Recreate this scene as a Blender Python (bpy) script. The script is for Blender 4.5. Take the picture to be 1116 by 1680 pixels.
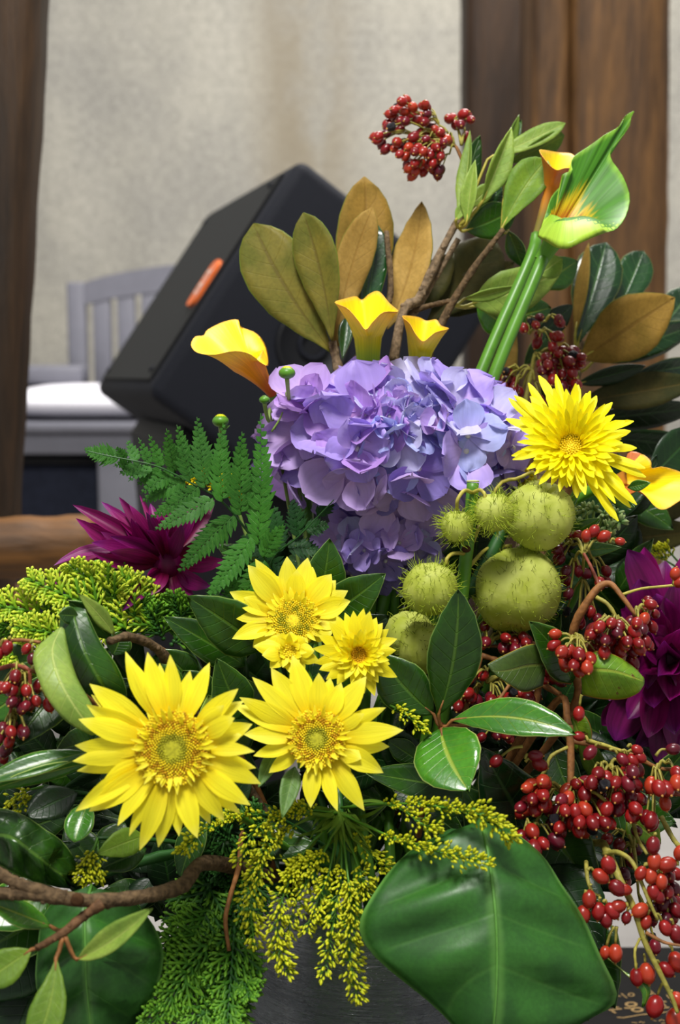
import bpy, bmesh, math, random
from mathutils import Vector, Matrix

random.seed(11)
SC = bpy.context.scene
COL = SC.collection
for o_ in list(bpy.data.objects):
    bpy.data.objects.remove(o_)
rad = math.radians

# ------------------------------------------------------------------ camera
CAM_Z, PITCH, FPX = 0.72, 8.0, 1680 * 50.0 / 36.0
cd = bpy.data.cameras.new('camera')
cam = bpy.data.objects.new('camera', cd)
COL.objects.link(cam)
cam.location = (0, 0, CAM_Z)
cam.rotation_euler = (rad(90 - PITCH), 0, 0)
cd.sensor_fit = 'VERTICAL'
cd.sensor_height = 36.0
cd.sensor_width = 24.0
cd.lens = 50.0
cd.clip_start = 0.05
cd.dof.use_dof = True
cd.dof.focus_distance = 0.96
cd.dof.aperture_fstop = 7.0
SC.camera = cam

# ------------------------------------------------------------------ world, lamps, exposure
w_ = bpy.data.worlds.new('world')
SC.world = w_
w_.use_nodes = True
w_.node_tree.nodes['Background'].inputs['Color'].default_value = (0.97, 0.98, 1.0, 1)
w_.node_tree.nodes['Background'].inputs['Strength'].default_value = 0.30


def lamp(name, loc, target, size, power, col=(1, 1, 1)):
    l = bpy.data.lights.new(name, 'AREA')
    l.shape = 'RECTANGLE'
    l.size, l.size_y = size
    l.energy = power
    l.color = col
    o = bpy.data.objects.new(name, l)
    COL.objects.link(o)
    o.location = loc
    o.rotation_euler = (Vector(target) - Vector(loc)).to_track_quat('-Z', 'Y').to_euler()
    return o


lamp('overhead_lamp', (-0.15, 0.12, 2.35), (0.0, 1.0, 0.55), (0.5, 0.5), 43, (1.0, 0.98, 0.94))
lamp('overhead_lamp', (0.5, 2.6, 3.0), (0.2, 3.6, 0.6), (1.6, 1.0), 100, (1.0, 0.97, 0.93))  # unseen lamp added to brighten the back wall
SC.view_settings.view_transform = 'Standard'
SC.view_settings.look = 'None'
SC.view_settings.gamma = 1.0
SC.view_settings.use_curve_mapping = False
SC.view_settings.exposure = 0.35

# ------------------------------------------------------------------ geometry helpers
CP = Vector((0, 0, CAM_Z))
RT = Vector((1, 0, 0))
FW = Vector((0, math.cos(rad(PITCH)), -math.sin(rad(PITCH))))
UP = Vector((0, math.sin(rad(PITCH)), math.cos(rad(PITCH))))


def P(px, py, d):
    """point at depth d along the view direction"""
    return CP + RT * ((px - 558) / FPX * d) + UP * (-(py - 840) / FPX * d) + FW * d


def PT(t):
    return P(*t)


def ray(px, py):
    return (RT * ((px - 558) / FPX) + UP * (-(py - 840) / FPX) + FW)


def onplane(px, py, c, n):
    r = ray(px, py)
    den = r.dot(n)
    k = (c - CP).dot(n) / den
    return CP + r * k


def onz(px, py, z):
    r = ray(px, py)
    return CP + r * ((z - CAM_Z) / r.z)


def frame(nx, ny, nz=1.0):
    return (RT * nx + UP * ny - FW * nz).normalized()


def sz(px, d):
    return px / FPX * d


def cat(pts, n):
    """Catmull-Rom through pts, n points in all"""
    pts = [Vector(p) for p in pts]
    if len(pts) == 2:
        return [pts[0].lerp(pts[1], i / (n - 1)) for i in range(n)]
    out = []
    m = len(pts) - 1
    for i in range(n):
        s = i / (n - 1) * m
        k = min(int(s), m - 1)
        t = s - k
        p1, p2 = pts[k], pts[k + 1]
        p0 = pts[k - 1] if k > 0 else p1 * 2 - p2
        p3 = pts[k + 2] if k + 2 <= m else p2 * 2 - p1
        out.append(0.5 * ((2 * p1) + (p2 - p0) * t + (2 * p0 - 5 * p1 + 4 * p2 - p3) * t * t
                          + (3 * p1 - p0 - 3 * p2 + p3) * t ** 3))
    return out


def catloop(pts, n):
    pts = [Vector(p) for p in pts]
    m = len(pts)
    out = []
    for i in range(n):
        s = i / n * m
        k = int(s) % m
        t = s - int(s)
        p0, p1, p2, p3 = pts[k - 1], pts[k], pts[(k + 1) % m], pts[(k + 2) % m]
        out.append(0.5 * ((2 * p1) + (p2 - p0) * t + (2 * p0 - 5 * p1 + 4 * p2 - p3) * t * t
                          + (3 * p1 - p0 - 3 * p2 + p3) * t ** 3))
    return out


def tab(table, t):
    for (a, x), (b, y) in zip(table, table[1:]):
        if t <= b:
            k = (t - a) / (b - a) if b > a else 0
            k = k * k * (3 - 2 * k) * 0.5 + k * 0.5
            return x + (y - x) * k
    return table[-1][1]


def perp(t):
    a = Vector((0, 0, 1)) if abs(t.z) < 0.9 else Vector((1, 0, 0))
    return t.cross(a).normalized()


class MB:
    def __init__(s):
        s.v, s.f, s.m, s.uv = [], [], [], []

    def add(s, vs, fs, mat=0, uvs=None):
        o = len(s.v)
        s.v += [tuple(v) for v in vs]
        s.uv += list(uvs) if uvs else [(0.5, 0.5)] * len(vs)
        s.f += [tuple(i + o for i in f) for f in fs]
        s.m += [mat] * len(fs)

    def grid(s, rows, mat=0, uvs=None, close=False, flip=False):
        n, m = len(rows), len(rows[0])
        vs = [p for r in rows for p in r]
        if uvs is None:
            uvs = [(j / max(1, m - 1), i / max(1, n - 1)) for i in range(n) for j in range(m)]
        fs = []
        for i in range(n - 1):
            for j in range(m if close else m - 1):
                a, b = i * m + j, i * m + (j + 1) % m
                q = (a, b, b + m, a + m)
                fs.append(q[::-1] if flip else q)
        s.add(vs, fs, mat, uvs)

    def sheet(s, rows, th, mt=0, mb=1):
        """closed thin solid from a grid of points: top side mt, under side mb"""
        n, m = len(rows), len(rows[0])
        N = []
        for i in range(n):
            r = []
            for j in range(m):
                a = rows[min(i + 1, n - 1)][j] - rows[max(i - 1, 0)][j]
                b = rows[i][min(j + 1, m - 1)] - rows[i][max(j - 1, 0)]
                c = b.cross(a)
                if c.length < 1e-12:
                    c = r[-1] if r else (N[-1][j] if N else Vector((0, 0, 1)))
                else:
                    c.normalize()
                r.append(c)
            N.append(r)
        if n > 2:
            N[0] = [v.copy() for v in N[1]]
            N[-1] = [v.copy() for v in N[-2]]
        top = [[rows[i][j] + N[i][j] * th * 0.5 for j in range(m)] for i in range(n)]
        bot = [[rows[i][j] - N[i][j] * th * 0.5 for j in range(m)] for i in range(n)]
        uvs = [(j / (m - 1), i / (n - 1)) for i in range(n) for j in range(m)]
        vt, vb, ft, fb = [p for r in top for p in r], [p for r in bot for p in r], [], []
        for i in range(n - 1):
            for j in range(m - 1):
                a, b = i * m + j, i * m + j + 1
                for q in ((a, b, b + m), (a, b + m, a + m)):
                    ft.append(q)
                    fb.append(q[::-1])
        s.add(vt, ft, mt, uvs)
        s.add(vb, fb, mb, uvs)
        o = len(s.v) - 2 * n * m
        loop = [j for j in range(m)] + [i * m + m - 1 for i in range(1, n)] + \
               [(n - 1) * m + j for j in range(m - 2, -1, -1)] + [i * m for i in range(n - 2, 0, -1)]
        q = n * m
        for a, b in zip(loop, loop[1:] + loop[:1]):
            s.f.append((o + b, o + a, o + a + q, o + b + q))
            s.m.append(mt)

    def tube(s, pts, r, sides=6, mat=0, caps=True, smooth=None, bump=0.0):
        if smooth:
            k = len(pts)
            rr = r if isinstance(r, (list, tuple)) else [r] * k
            pts2 = cat(pts, smooth)
            r = []
            for i in range(smooth):
                q = i / (smooth - 1) * (k - 1)
                a = min(int(q), k - 2)
                r.append(rr[a] + (rr[a + 1] - rr[a]) * (q - a))
            pts = pts2
        else:
            pts = [Vector(p) for p in pts]
            if not isinstance(r, (list, tuple)):
                r = [r] * len(pts)
        n = len(pts)
        T0 = (pts[1] - pts[0]).normalized()
        nn = perp(T0)
        rows = []
        for i in range(n):
            t = (pts[min(i + 1, n - 1)] - pts[max(i - 1, 0)])
            if t.length < 1e-9:
                t = T0
            t.normalize()
            nn = (nn - t * nn.dot(t))
            if nn.length < 1e-6:
                nn = perp(t)
            nn.normalize()
            b = t.cross(nn)
            ri = r[i] * (1 + (random.uniform(-bump, bump) if bump else 0))
            rows.append([pts[i] + (nn * math.cos(2 * math.pi * k / sides) + b * math.sin(2 * math.pi * k / sides)) * ri
                         for k in range(sides)])
        o = len(s.v)
        s.grid(rows, mat, [(k / sides, i / (n - 1)) for i in range(n) for k in range(sides)], close=True)
        if caps:
            s.f.append(tuple(o + k for k in range(sides))[::-1])
            s.m.append(mat)
            s.f.append(tuple(o + (n - 1) * sides + k for k in range(sides)))
            s.m.append(mat)

    def ball(s, c, ax, mat=0, seg=8, rings=6, fn=None):
        """ellipsoid at c; ax = three semi-axis vectors (third is the pole)"""
        X, Y, Z = ax
        rows, uvs = [], []
        for i in range(rings + 1):
            th = math.pi * i / rings
            row = []
            for k in range(seg):
                ph = 2 * math.pi * k / seg
                d = Vector((math.sin(th) * math.cos(ph), math.sin(th) * math.sin(ph), -math.cos(th)))
                f = fn(d, ph, th) if fn else 1.0
                row.append(c + (X * d.x + Y * d.y + Z * d.z) * f)
                uvs.append((k / seg, i / rings))
            rows.append(row)
        s.grid(rows, mat, uvs, close=True)

    def box(s, lo, hi, mat=0, M=None):
        vs = [Vector((x, y, z)) for z in (lo[2], hi[2]) for y in (lo[1], hi[1]) for x in (lo[0], hi[0])]
        if M:
            vs = [M @ v for v in vs]
        s.add(vs, [(0, 2, 3, 1), (4, 5, 7, 6), (0, 1, 5, 4), (2, 6, 7, 3), (0, 4, 6, 2), (1, 3, 7, 5)], mat)

    def mesh(s, name, mats, origin=Vector((0, 0, 0)), smooth=True):
        me = bpy.data.meshes.new(name)
        ox, oy, oz = origin
        me.from_pydata([(x - ox, y - oy, z - oz) for x, y, z in s.v], [], s.f)
        for m in mats:
            me.materials.append(m)
        if s.m and max(s.m):
            me.polygons.foreach_set('material_index', s.m)
        uvl = me.uv_layers.new(name='UVMap')
        li = [0] * len(me.loops)
        me.loops.foreach_get('vertex_index', li)
        flat = [0.0] * (2 * len(li))
        for k, i in enumerate(li):
            flat[2 * k], flat[2 * k + 1] = s.uv[i]
        uvl.data.foreach_set('uv', flat)
        if smooth:
            me.polygons.foreach_set('use_smooth', [True] * len(me.polygons))
        me.update()
        return me


ORG = {}


def thing(name, label, cat_, loc, group=None):
    o = bpy.data.objects.new(name, None)
    o.empty_display_size = 0.01
    COL.objects.link(o)
    o.location = loc
    ORG[o.name] = Vector(loc)
    o['label'] = label
    o['category'] = cat_
    if group:
        o['group'] = group
    return o


def part(name, mb, mats, parent=None, smooth=True, label=None, kind=None):
    if not isinstance(mats, (list, tuple)):
        mats = [mats]
    org = ORG[parent.name] if parent else Vector((0, 0, 0))
    o = bpy.data.objects.new(name, mb.mesh(name, mats, org, smooth))
    COL.objects.link(o)
    if parent:
        o.parent = parent
    ORG[o.name] = org
    if label:
        o['label'] = label
    if kind:
        o['kind'] = kind
    return o


def inst(name, me, parent, M):
    """object sharing mesh data; M is the world matrix when the parent carries only a translation"""
    o = bpy.data.objects.new(name, me)
    COL.objects.link(o)
    o.parent = parent
    o.matrix_basis = Matrix.Translation(-ORG[parent.name]) @ M
    return o


def basis(c, z, x=None, s=1.0):
    z = z.normalized()
    x = perp(z) if x is None else (x - z * x.dot(z)).normalized()
    y = z.cross(x)
    M = Matrix((x * s, y * s, z * s)).transposed().to_4x4()
    M.translation = c
    return M


def bevel(mb, name, mats, parent, w, seg=2, label=None, kind=None):
    o = part(name, mb, mats, parent, smooth=False, label=label, kind=kind)
    bm = bmesh.new()
    bm.from_mesh(o.data)
    bmesh.ops.bevel(bm, geom=bm.edges[:], offset=w, segments=seg, affect='EDGES', profile=0.5)
    bm.to_mesh(o.data)
    bm.free()
    o.data.polygons.foreach_set('use_smooth', [seg > 1] * len(o.data.polygons))
    return o


# ------------------------------------------------------------------ materials
def lin(c):
    r = []
    for x in c:
        x /= 255.0
        r.append(x / 12.92 if x <= 0.04045 else ((x + 0.055) / 1.055) ** 2.4)
    return (r[0], r[1], r[2], 1.0)


class NT:
    def __init__(s, name):
        s.mat = bpy.data.materials.new(name)
        s.mat.use_nodes = True
        s.t = s.mat.node_tree
        s.b = s.t.nodes['Principled BSDF']
        s.out = s.t.nodes['Material Output']

    def n(s, typ, **kw):
        x = s.t.nodes.new(typ)
        for k, v in kw.items():
            setattr(x, k, v)
        return x

    def put(s, sock, v):
        if isinstance(v, bpy.types.NodeSocket):
            s.t.links.new(v, sock)
        else:
            sock.default_value = v

    def math(s, op, a, b=0.0):
        x = s.n('ShaderNodeMath', operation=op)
        s.put(x.inputs[0], a)
        s.put(x.inputs[1], b)
        return x.outputs[0]

    def ss(s, v, lo, hi, a=0.0, b=1.0):
        x = s.n('ShaderNodeMapRange', interpolation_type='SMOOTHSTEP')
        s.put(x.inputs[0], v)
        for i, q in enumerate((lo, hi, a, b)):
            x.inputs[1 + i].default_value = q
        return x.outputs[0]

    def mix(s, f, a, b, mode='MIX'):
        x = s.n('ShaderNodeMix', data_type='RGBA', blend_type=mode)
        s.put(x.inputs[0], f)
        s.put(x.inputs[6], a)
        s.put(x.inputs[7], b)
        return x.outputs[2]

    def noise(s, vec, scale, detail=2.0, rough=0.5):
        x = s.n('ShaderNodeTexNoise')
        if vec is not None:
            s.put(x.inputs['Vector'], vec)
        x.inputs['Scale'].default_value = scale
        x.inputs['Detail'].default_value = detail
        x.inputs['Roughness'].default_value = rough
        return x.outputs[0]

    def obj(s):
        return s.n('ShaderNodeTexCoord').outputs['Object']

    def uv(s):
        x = s.n('ShaderNodeSeparateXYZ')
        s.t.links.new(s.n('ShaderNodeTexCoord').outputs['UV'], x.inputs[0])
        return x.outputs[0], x.outputs[1]

    def vec(s, x, y, z=0.0):
        c = s.n('ShaderNodeCombineXYZ')
        s.put(c.inputs[0], x)
        s.put(c.inputs[1], y)
        s.put(c.inputs[2], z)
        return c.outputs[0]

    def scale(s, v, k):
        x = s.n('ShaderNodeVectorMath', operation='MULTIPLY')
        s.put(x.inputs[0], v)
        x.inputs[1].default_value = k
        return x.outputs[0]

    def bump(s, h, st, dist=0.001):
        x = s.n('ShaderNodeBump')
        x.inputs['Strength'].default_value = st
        x.inputs['Distance'].default_value = dist
        s.put(x.inputs['Height'], h)
        s.t.links.new(x.outputs[0], s.b.inputs['Normal'])
        return x.outputs[0]

    def rnd(s):
        return s.n('ShaderNodeObjectInfo').outputs['Random']

    def done(s, col, rough=0.5, spec=0.5, trans=0.0, tcol=None, coat=0.0):
        s.put(s.b.inputs['Base Color'], col)
        s.put(s.b.inputs['Roughness'], rough)
        s.b.inputs['Specular IOR Level'].default_value = spec
        if coat:
            s.b.inputs['Coat Weight'].default_value = coat
            s.b.inputs['Coat Roughness'].default_value = 0.15
        if trans > 0:
            tr = s.n('ShaderNodeBsdfTranslucent')
            s.put(tr.inputs[0], tcol if tcol is not None else col)
            mx = s.n('ShaderNodeMixShader')
            mx.inputs[0].default_value = trans
            s.t.links.new(s.b.outputs[0], mx.inputs[1])
            s.t.links.new(tr.outputs[0], mx.inputs[2])
            s.t.links.new(mx.outputs[0], s.out.inputs[0])
        return s.mat


def m_plain(name, c, rough=0.5, spec=0.5, var=0.15, scale=200.0, bump=0.0, coat=0.0, trans=0.0, metal=0.0):
    t = NT(name)
    nz = t.noise(t.obj(), scale, 3.0)
    f = t.ss(nz, 0.3, 0.7, 1 - var, 1 + var)
    col = t.mix(1.0, lin(c), t.vec(f, f, f), 'MULTIPLY')
    if bump:
        t.bump(nz, bump, 0.002)
    t.b.inputs['Metallic'].default_value = metal
    return t.done(col, rough, spec, trans, coat=coat)


def m_leaf(name, c, vein, c2=None, rough=0.32, spec=0.5, nv=9, vs=0.16, edge=None, trans=0.10, var=0.25, ms=0.55,
           bump=0.4, coat=0.0, spots=None):
    t = NT(name)
    u, v = t.uv()
    a = t.math('MULTIPLY', t.math('ABSOLUTE', t.math('SUBTRACT', u, 0.5)), 2.0)
    mid = t.ss(a, 0.025, 0.09, 1.0, 0.0)
    ph = t.math('FRACT', t.math('MULTIPLY', t.math('SUBTRACT', v, t.math('MULTIPLY', a, 0.16)), nv))
    dist = t.math('MULTIPLY', t.math('ABSOLUTE', t.math('SUBTRACT', ph, 0.5)), 2.0)
    sv = t.math('MULTIPLY', t.ss(dist, 0.86, 1.0), t.ss(a, 0.75, 0.97, 1.0, 0.0))
    nz = t.noise(t.obj(), 38.0, 4.0)
    col = t.mix(t.ss(nz, 0.35, 0.68), lin(c), lin(c2 or [x * (1 - var) for x in c]))
    fine = t.noise(t.obj(), 420.0, 2.0)
    ff = t.ss(fine, 0.2, 0.8, 0.88, 1.12)
    rr = t.math('ADD', t.math('MULTIPLY', t.rnd(), 0.3), 0.85)
    ff = t.math('MULTIPLY', ff, rr)
    col = t.mix(1.0, col, t.vec(ff, ff, ff), 'MULTIPLY')
    if spots:
        sp = t.noise(t.obj(), 95.0, 3.0)
        col = t.mix(t.ss(sp, 0.64, 0.7), col, lin(spots))
    col = t.mix(t.math('MULTIPLY', sv, vs), col, lin(vein))
    col = t.mix(t.math('MULTIPLY', mid, ms), col, lin(vein))
    if edge:
        col = t.mix(t.ss(a, 0.95, 0.995), col, lin(edge))
    h = t.math('SUBTRACT', t.math('MULTIPLY', fine, 0.25), t.math('ADD', t.math('MULTIPLY', mid, 0.9), t.math('MULTIPLY', sv, 0.5)))
    t.bump(h, bump, 0.0012)
    rg = t.ss(nz, 0.3, 0.7, rough * 0.85, rough * 1.25)
    return t.done(col, rg, spec, trans, coat=coat)


def m_petal(name, c0, c1, c2=None, rough=0.5, trans=0.3, streak=0.15, sf=14.0, split=(0.0, 0.5), spec=0.3, rv=0.12):
    """c0 at the base to c1 at the tip, streaks along the length"""
    t = NT(name)
    u, v = t.uv()
    st = t.noise(t.vec(t.math('MULTIPLY', u, sf), t.math('MULTIPLY', v, 1.3), t.math('MULTIPLY', t.rnd(), 9.0)), 1.0, 2.0)
    col = t.mix(t.ss(v, split[0], split[1]), lin(c0), lin(c1))
    if c2:
        col = t.mix(t.ss(v, 0.75, 1.0), col, lin(c2))
    f = t.math('MULTIPLY', t.ss(st, 0.25, 0.75, 1 - streak, 1 + streak),
               t.math('ADD', t.math('MULTIPLY', t.rnd(), 2 * rv), 1 - rv))
    col = t.mix(1.0, col, t.vec(f, f, f), 'MULTIPLY')
    t.bump(st, 0.35, 0.0006)
    return t.done(col, rough, spec, trans)


MAT = {}
M = MAT
M['leaf_dark'] = m_leaf('leaf_dark', (42, 84, 14), (90, 128, 40), (24, 58, 10), edge=(120, 150, 70), rough=0.33)
M['leaf_mid'] = m_leaf('leaf_mid', (56, 112, 22), (140, 166, 60), (38, 84, 18), edge=(140, 170, 80), rough=0.30, coat=0.25)
M['leaf_bright'] = m_leaf('leaf_bright', (70, 132, 26), (184, 196, 76), (50, 106, 24), edge=(170, 190, 100), rough=0.26, coat=0.4)
M['leaf_under'] = m_leaf('leaf_under', (112, 144, 40), (144, 166, 66), (90, 126, 34), rough=0.5, spec=0.3, vs=0.3, trans=0.2)
M['leaf_pale'] = m_leaf('leaf_pale', (150, 176, 74), (188, 200, 108), (122, 154, 60), rough=0.45, spec=0.35, vs=0.25, trans=0.2)
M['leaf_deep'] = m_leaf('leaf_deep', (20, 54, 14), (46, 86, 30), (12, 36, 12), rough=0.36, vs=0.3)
M['leaf_yellowing'] = m_leaf('leaf_yellowing', (136, 168, 36), (176, 184, 66), (96, 142, 30), edge=(190, 130, 50), spots=(92, 62, 24), rough=0.35)
M['leaf_olive'] = m_leaf('leaf_olive', (62, 84, 30), (104, 112, 48), (44, 62, 24), edge=(170, 150, 50), rough=0.38)
M['magnolia_top'] = m_leaf('magnolia_top', (26, 70, 26), (84, 124, 66), (16, 48, 20), edge=(110, 120, 60), rough=0.26, coat=0.5, nv=8, vs=0.35)
M['magnolia_brown'] = m_leaf('magnolia_brown', (148, 116, 50), (120, 90, 38), (122, 98, 40), rough=0.7, spec=0.15, vs=0.18, ms=0.6, nv=10, edge=(110, 110, 40), bump=0.3)
M['magnolia_tan'] = m_leaf('magnolia_tan', (180, 146, 76), (146, 112, 52), (156, 124, 60), rough=0.7, spec=0.15, vs=0.15, ms=0.6, nv=10, edge=(120, 118, 44), bump=0.3)
M['magnolia_olive'] = m_leaf('magnolia_olive', (110, 102, 38), (90, 78, 32), (86, 88, 30), rough=0.6, spec=0.2, vs=0.15, ms=0.6, nv=10, edge=(104, 120, 40), bump=0.3)
M['magnolia_dark_olive'] = m_leaf('magnolia_dark_olive', (72, 66, 26), (90, 76, 34), (50, 54, 22), rough=0.6, spec=0.2, vs=0.12, nv=10, bump=0.3)  # dark olive leaf backs
M['big_leaf'] = m_leaf('big_leaf', (54, 112, 36), (96, 150, 62), (40, 92, 28), rough=0.46, nv=5, vs=0.14, edge=(104, 160, 70), bump=0.2, ms=0.5, var=0.2)
M['bark'] = m_plain('bark', (92, 74, 52), 0.85, 0.2, 0.4, 260.0, 0.8)
M['bark_grey'] = m_plain('bark_grey', (116, 98, 76), 0.85, 0.2, 0.4, 260.0, 0.8)
M['twig_brown'] = m_plain('twig_brown', (138, 92, 50), 0.6, 0.3, 0.25, 220.0, 0.3)
M['twig_olive'] = m_plain('twig_olive', (150, 142, 62), 0.55, 0.3, 0.25, 220.0, 0.3)
M['twig_red'] = m_plain('twig_red', (134, 66, 46), 0.55, 0.3, 0.25, 220.0, 0.3)
M['petiole'] = m_plain('petiole', (168, 158, 66), 0.5, 0.3, 0.2)
M['twig_dark'] = m_plain('twig_dark', (98, 70, 46), 0.75, 0.2, 0.3, 240.0, 0.6)
M['stem_green'] = m_plain('stem_green', (82, 134, 36), 0.38, 0.45, 0.12, 90.0)
M['stem_dark'] = m_plain('stem_dark', (40, 84, 32), 0.45, 0.4, 0.2, 90.0)
M['stem_pale'] = m_plain('stem_pale', (128, 156, 74), 0.45, 0.35, 0.15, 120.0)
M['cut_end'] = m_plain('cut_end', (190, 200, 130), 0.8, 0.2, 0.1)
M['scar'] = m_plain('scar', (70, 48, 30), 0.9, 0.1, 0.3)
M['fern'] = m_leaf('fern', (58, 118, 34), (96, 148, 56), (44, 98, 28), rough=0.5, spec=0.3, nv=7, vs=0.4, trans=0.2)
M['fern_dark'] = m_leaf('fern_dark', (28, 74, 22), (50, 104, 44), (18, 56, 24), rough=0.5, spec=0.3, nv=7, vs=0.3, trans=0.15)
M['yellow_petal'] = m_petal('yellow_petal', (244, 216, 16), (252, 240, 44), (254, 246, 90), streak=0.07, trans=0.3)
M['spider_petal'] = m_petal('spider_petal', (240, 214, 4), (252, 240, 14), (252, 244, 40), streak=0.05, trans=0.25)
M['mum_petal'] = m_petal('mum_petal', (236, 200, 10), (250, 236, 30), (250, 240, 60), streak=0.06, trans=0.22)
M['disc_yellow'] = m_plain('disc_yellow', (234, 208, 36), 0.6, 0.2, 0.2, 600.0)
M['disc_brown'] = m_plain('disc_brown', (198, 152, 24), 0.7, 0.2, 0.3, 600.0)
M['disc_green'] = m_plain('disc_green', (176, 172, 40), 0.6, 0.2, 0.2, 600.0)
M['sepal'] = m_leaf('sepal', (104, 142, 62), (140, 170, 96), (84, 122, 52), rough=0.5, vs=0.2, nv=6, trans=0.2)
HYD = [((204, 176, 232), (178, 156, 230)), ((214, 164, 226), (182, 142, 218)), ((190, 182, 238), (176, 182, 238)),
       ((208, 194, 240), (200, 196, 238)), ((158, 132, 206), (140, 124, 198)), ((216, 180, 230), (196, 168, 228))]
for i_, (a_, b_) in enumerate(HYD):
    M['hyd%d' % i_] = m_petal('hydrangea_petal_%s' % 'abcdef'[i_], a_, b_, None, rough=0.55, trans=0.22, streak=0.07, sf=9.0, split=(0.05, 0.7), rv=0.09)
M['floret_eye'] = m_plain('floret_eye', (206, 204, 196), 0.5, 0.3, 0.1)
M['pedicel'] = m_plain('pedicel', (170, 150, 190), 0.5, 0.3, 0.1)
M['dahlia'] = m_petal('dahlia_petal', (112, 6, 50), (126, 6, 84), (132, 14, 106), rough=0.42, trans=0.18, streak=0.3, sf=10.0, spec=0.35, split=(0.1, 0.6))
M['dahlia_b'] = m_petal('dahlia_petal_violet', (106, 8, 58), (122, 14, 92), (116, 22, 112), rough=0.42, trans=0.18, streak=0.3, sf=10.0, spec=0.35)


def m_berry(name, c, c2):
    t = NT(name)
    nz = t.noise(t.obj(), 0.9, 2.0)
    r = t.rnd()
    col = t.mix(t.ss(r, 0.1, 0.9), lin(c), lin(c2))
    f = t.ss(nz, 0.3, 0.7, 0.85, 1.15)
    col = t.mix(1.0, col, t.vec(f, f, f), 'MULTIPLY')
    return t.done(col, 0.3, 0.45, coat=0.12)


M['berry_red'] = m_berry('berry_red', (112, 14, 20), (146, 26, 24))
M['berry_orange'] = m_berry('berry_orange', (150, 36, 22), (178, 58, 32))
M['berry_maroon'] = m_berry('berry_maroon', (84, 14, 30), (116, 20, 34))
M['berry_black'] = m_plain('berry_black', (24, 24, 32), 0.45, 0.5, 0.3, 500.0, 0.6)
M['calyx'] = m_plain('calyx', (176, 128, 66), 0.7, 0.2, 0.2)


def m_pod():
    t = NT('balloon_pod')
    ob = t.obj()
    nz = t.noise(ob, 60.0, 4.0)
    v = t.n('ShaderNodeTexVoronoi', feature='DISTANCE_TO_EDGE')
    t.put(v.inputs['Vector'], ob)
    v.inputs['Scale'].default_value = 70.0
    col = t.mix(t.ss(nz, 0.3, 0.7), lin((176, 188, 64)), lin((204, 212, 106)))
    ed = t.ss(v.outputs['Distance'], 0.0, 0.12, 1.0, 0.0)
    col = t.mix(t.math('MULTIPLY', ed, 0.12), col, lin((200, 204, 104)))
    t.bump(nz, 0.45, 0.003)
    return t.done(col, 0.55, 0.25, 0.28)


M['pod'] = m_pod()
M['pod_hair'] = m_plain('pod_hair', (160, 178, 48), 0.6, 0.2, 0.2)
M['pod_hair_dark'] = m_plain('pod_hair_dark', (104, 112, 38), 0.6, 0.2, 0.2)
M['cypress_lime'] = m_petal('cypress_lime', (124, 170, 24), (210, 224, 62), None, rough=0.5, trans=0.1, streak=0.2, split=(0.1, 0.9))
M['cypress_green'] = m_petal('cypress_green', (52, 104, 20), (110, 164, 40), None, rough=0.5, trans=0.1, streak=0.2, split=(0.1, 0.95))
M['cypress_dark'] = m_petal('cypress_dark', (26, 66, 20), (48, 100, 30), None, rough=0.5, trans=0.1, streak=0.2, split=(0.1, 0.95))
M['goldenrod_bud'] = m_petal('goldenrod_bud', (142, 168, 28), (212, 214, 34), None, rough=0.5, trans=0.1, streak=0.1, split=(0.0, 0.7))
M['goldenrod_flower'] = m_petal('goldenrod_flower', (196, 180, 16), (228, 208, 18), None, rough=0.5, trans=0.15, streak=0.1)
M['sedum_bud'] = m_petal('sedum_bud', (96, 140, 76), (170, 186, 120), None, rough=0.5, trans=0.1, streak=0.1, split=(0.2, 1.0))


def m_calla(name, c0, c1, c2, lo=0.15, mid=0.45, hi=0.8, rim=None, streak=0.12, mott=None):
    t = NT(name)
    u, v = t.uv()
    st = t.noise(t.vec(t.math('MULTIPLY', u, 42.0), t.math('MULTIPLY', v, 1.2)), 1.0, 2.0)
    vv = t.math('ADD', v, t.math('MULTIPLY', t.math('SUBTRACT', st, 0.5), 0.45 if mott else 0.12))
    col = t.mix(t.ss(vv, lo, mid), lin(c0), lin(c1))
    col = t.mix(t.ss(vv, mid, hi), col, lin(c2))
    if rim:
        col = t.mix(t.ss(v, 0.93, 1.0), col, lin(rim))
    f = t.ss(st, 0.25, 0.75, 1 - streak, 1 + streak)
    col = t.mix(1.0, col, t.vec(f, f, f), 'MULTIPLY')
    t.bump(st, 0.25, 0.0008)
    return t.done(col, 0.42, 0.35, 0.18)


def m_wood(name, c, c2, axis=2, s=9.0, rough=0.6):
    t = NT(name)
    k = [s, s, s]
    k[axis] = s * 0.09
    ob = t.scale(t.obj(), k)
    n1 = t.noise(ob, 1.6, 6.0, 0.65)
    n2 = t.noise(ob, 9.0, 4.0, 0.6)
    n3 = t.noise(t.obj(), 2.2, 4.0)
    col = t.mix(t.ss(n1, 0.3, 0.7), lin(c), lin(c2))
    f = t.math('MULTIPLY', t.ss(n2, 0.3, 0.75, 0.75, 1.15), t.ss(n3, 0.3, 0.7, 0.72, 1.2))
    col = t.mix(1.0, col, t.vec(f, f, f), 'MULTIPLY')
    t.bump(t.math('ADD', n1, n2), 0.5, 0.004)
    return t.done(col, rough, 0.35)

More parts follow.
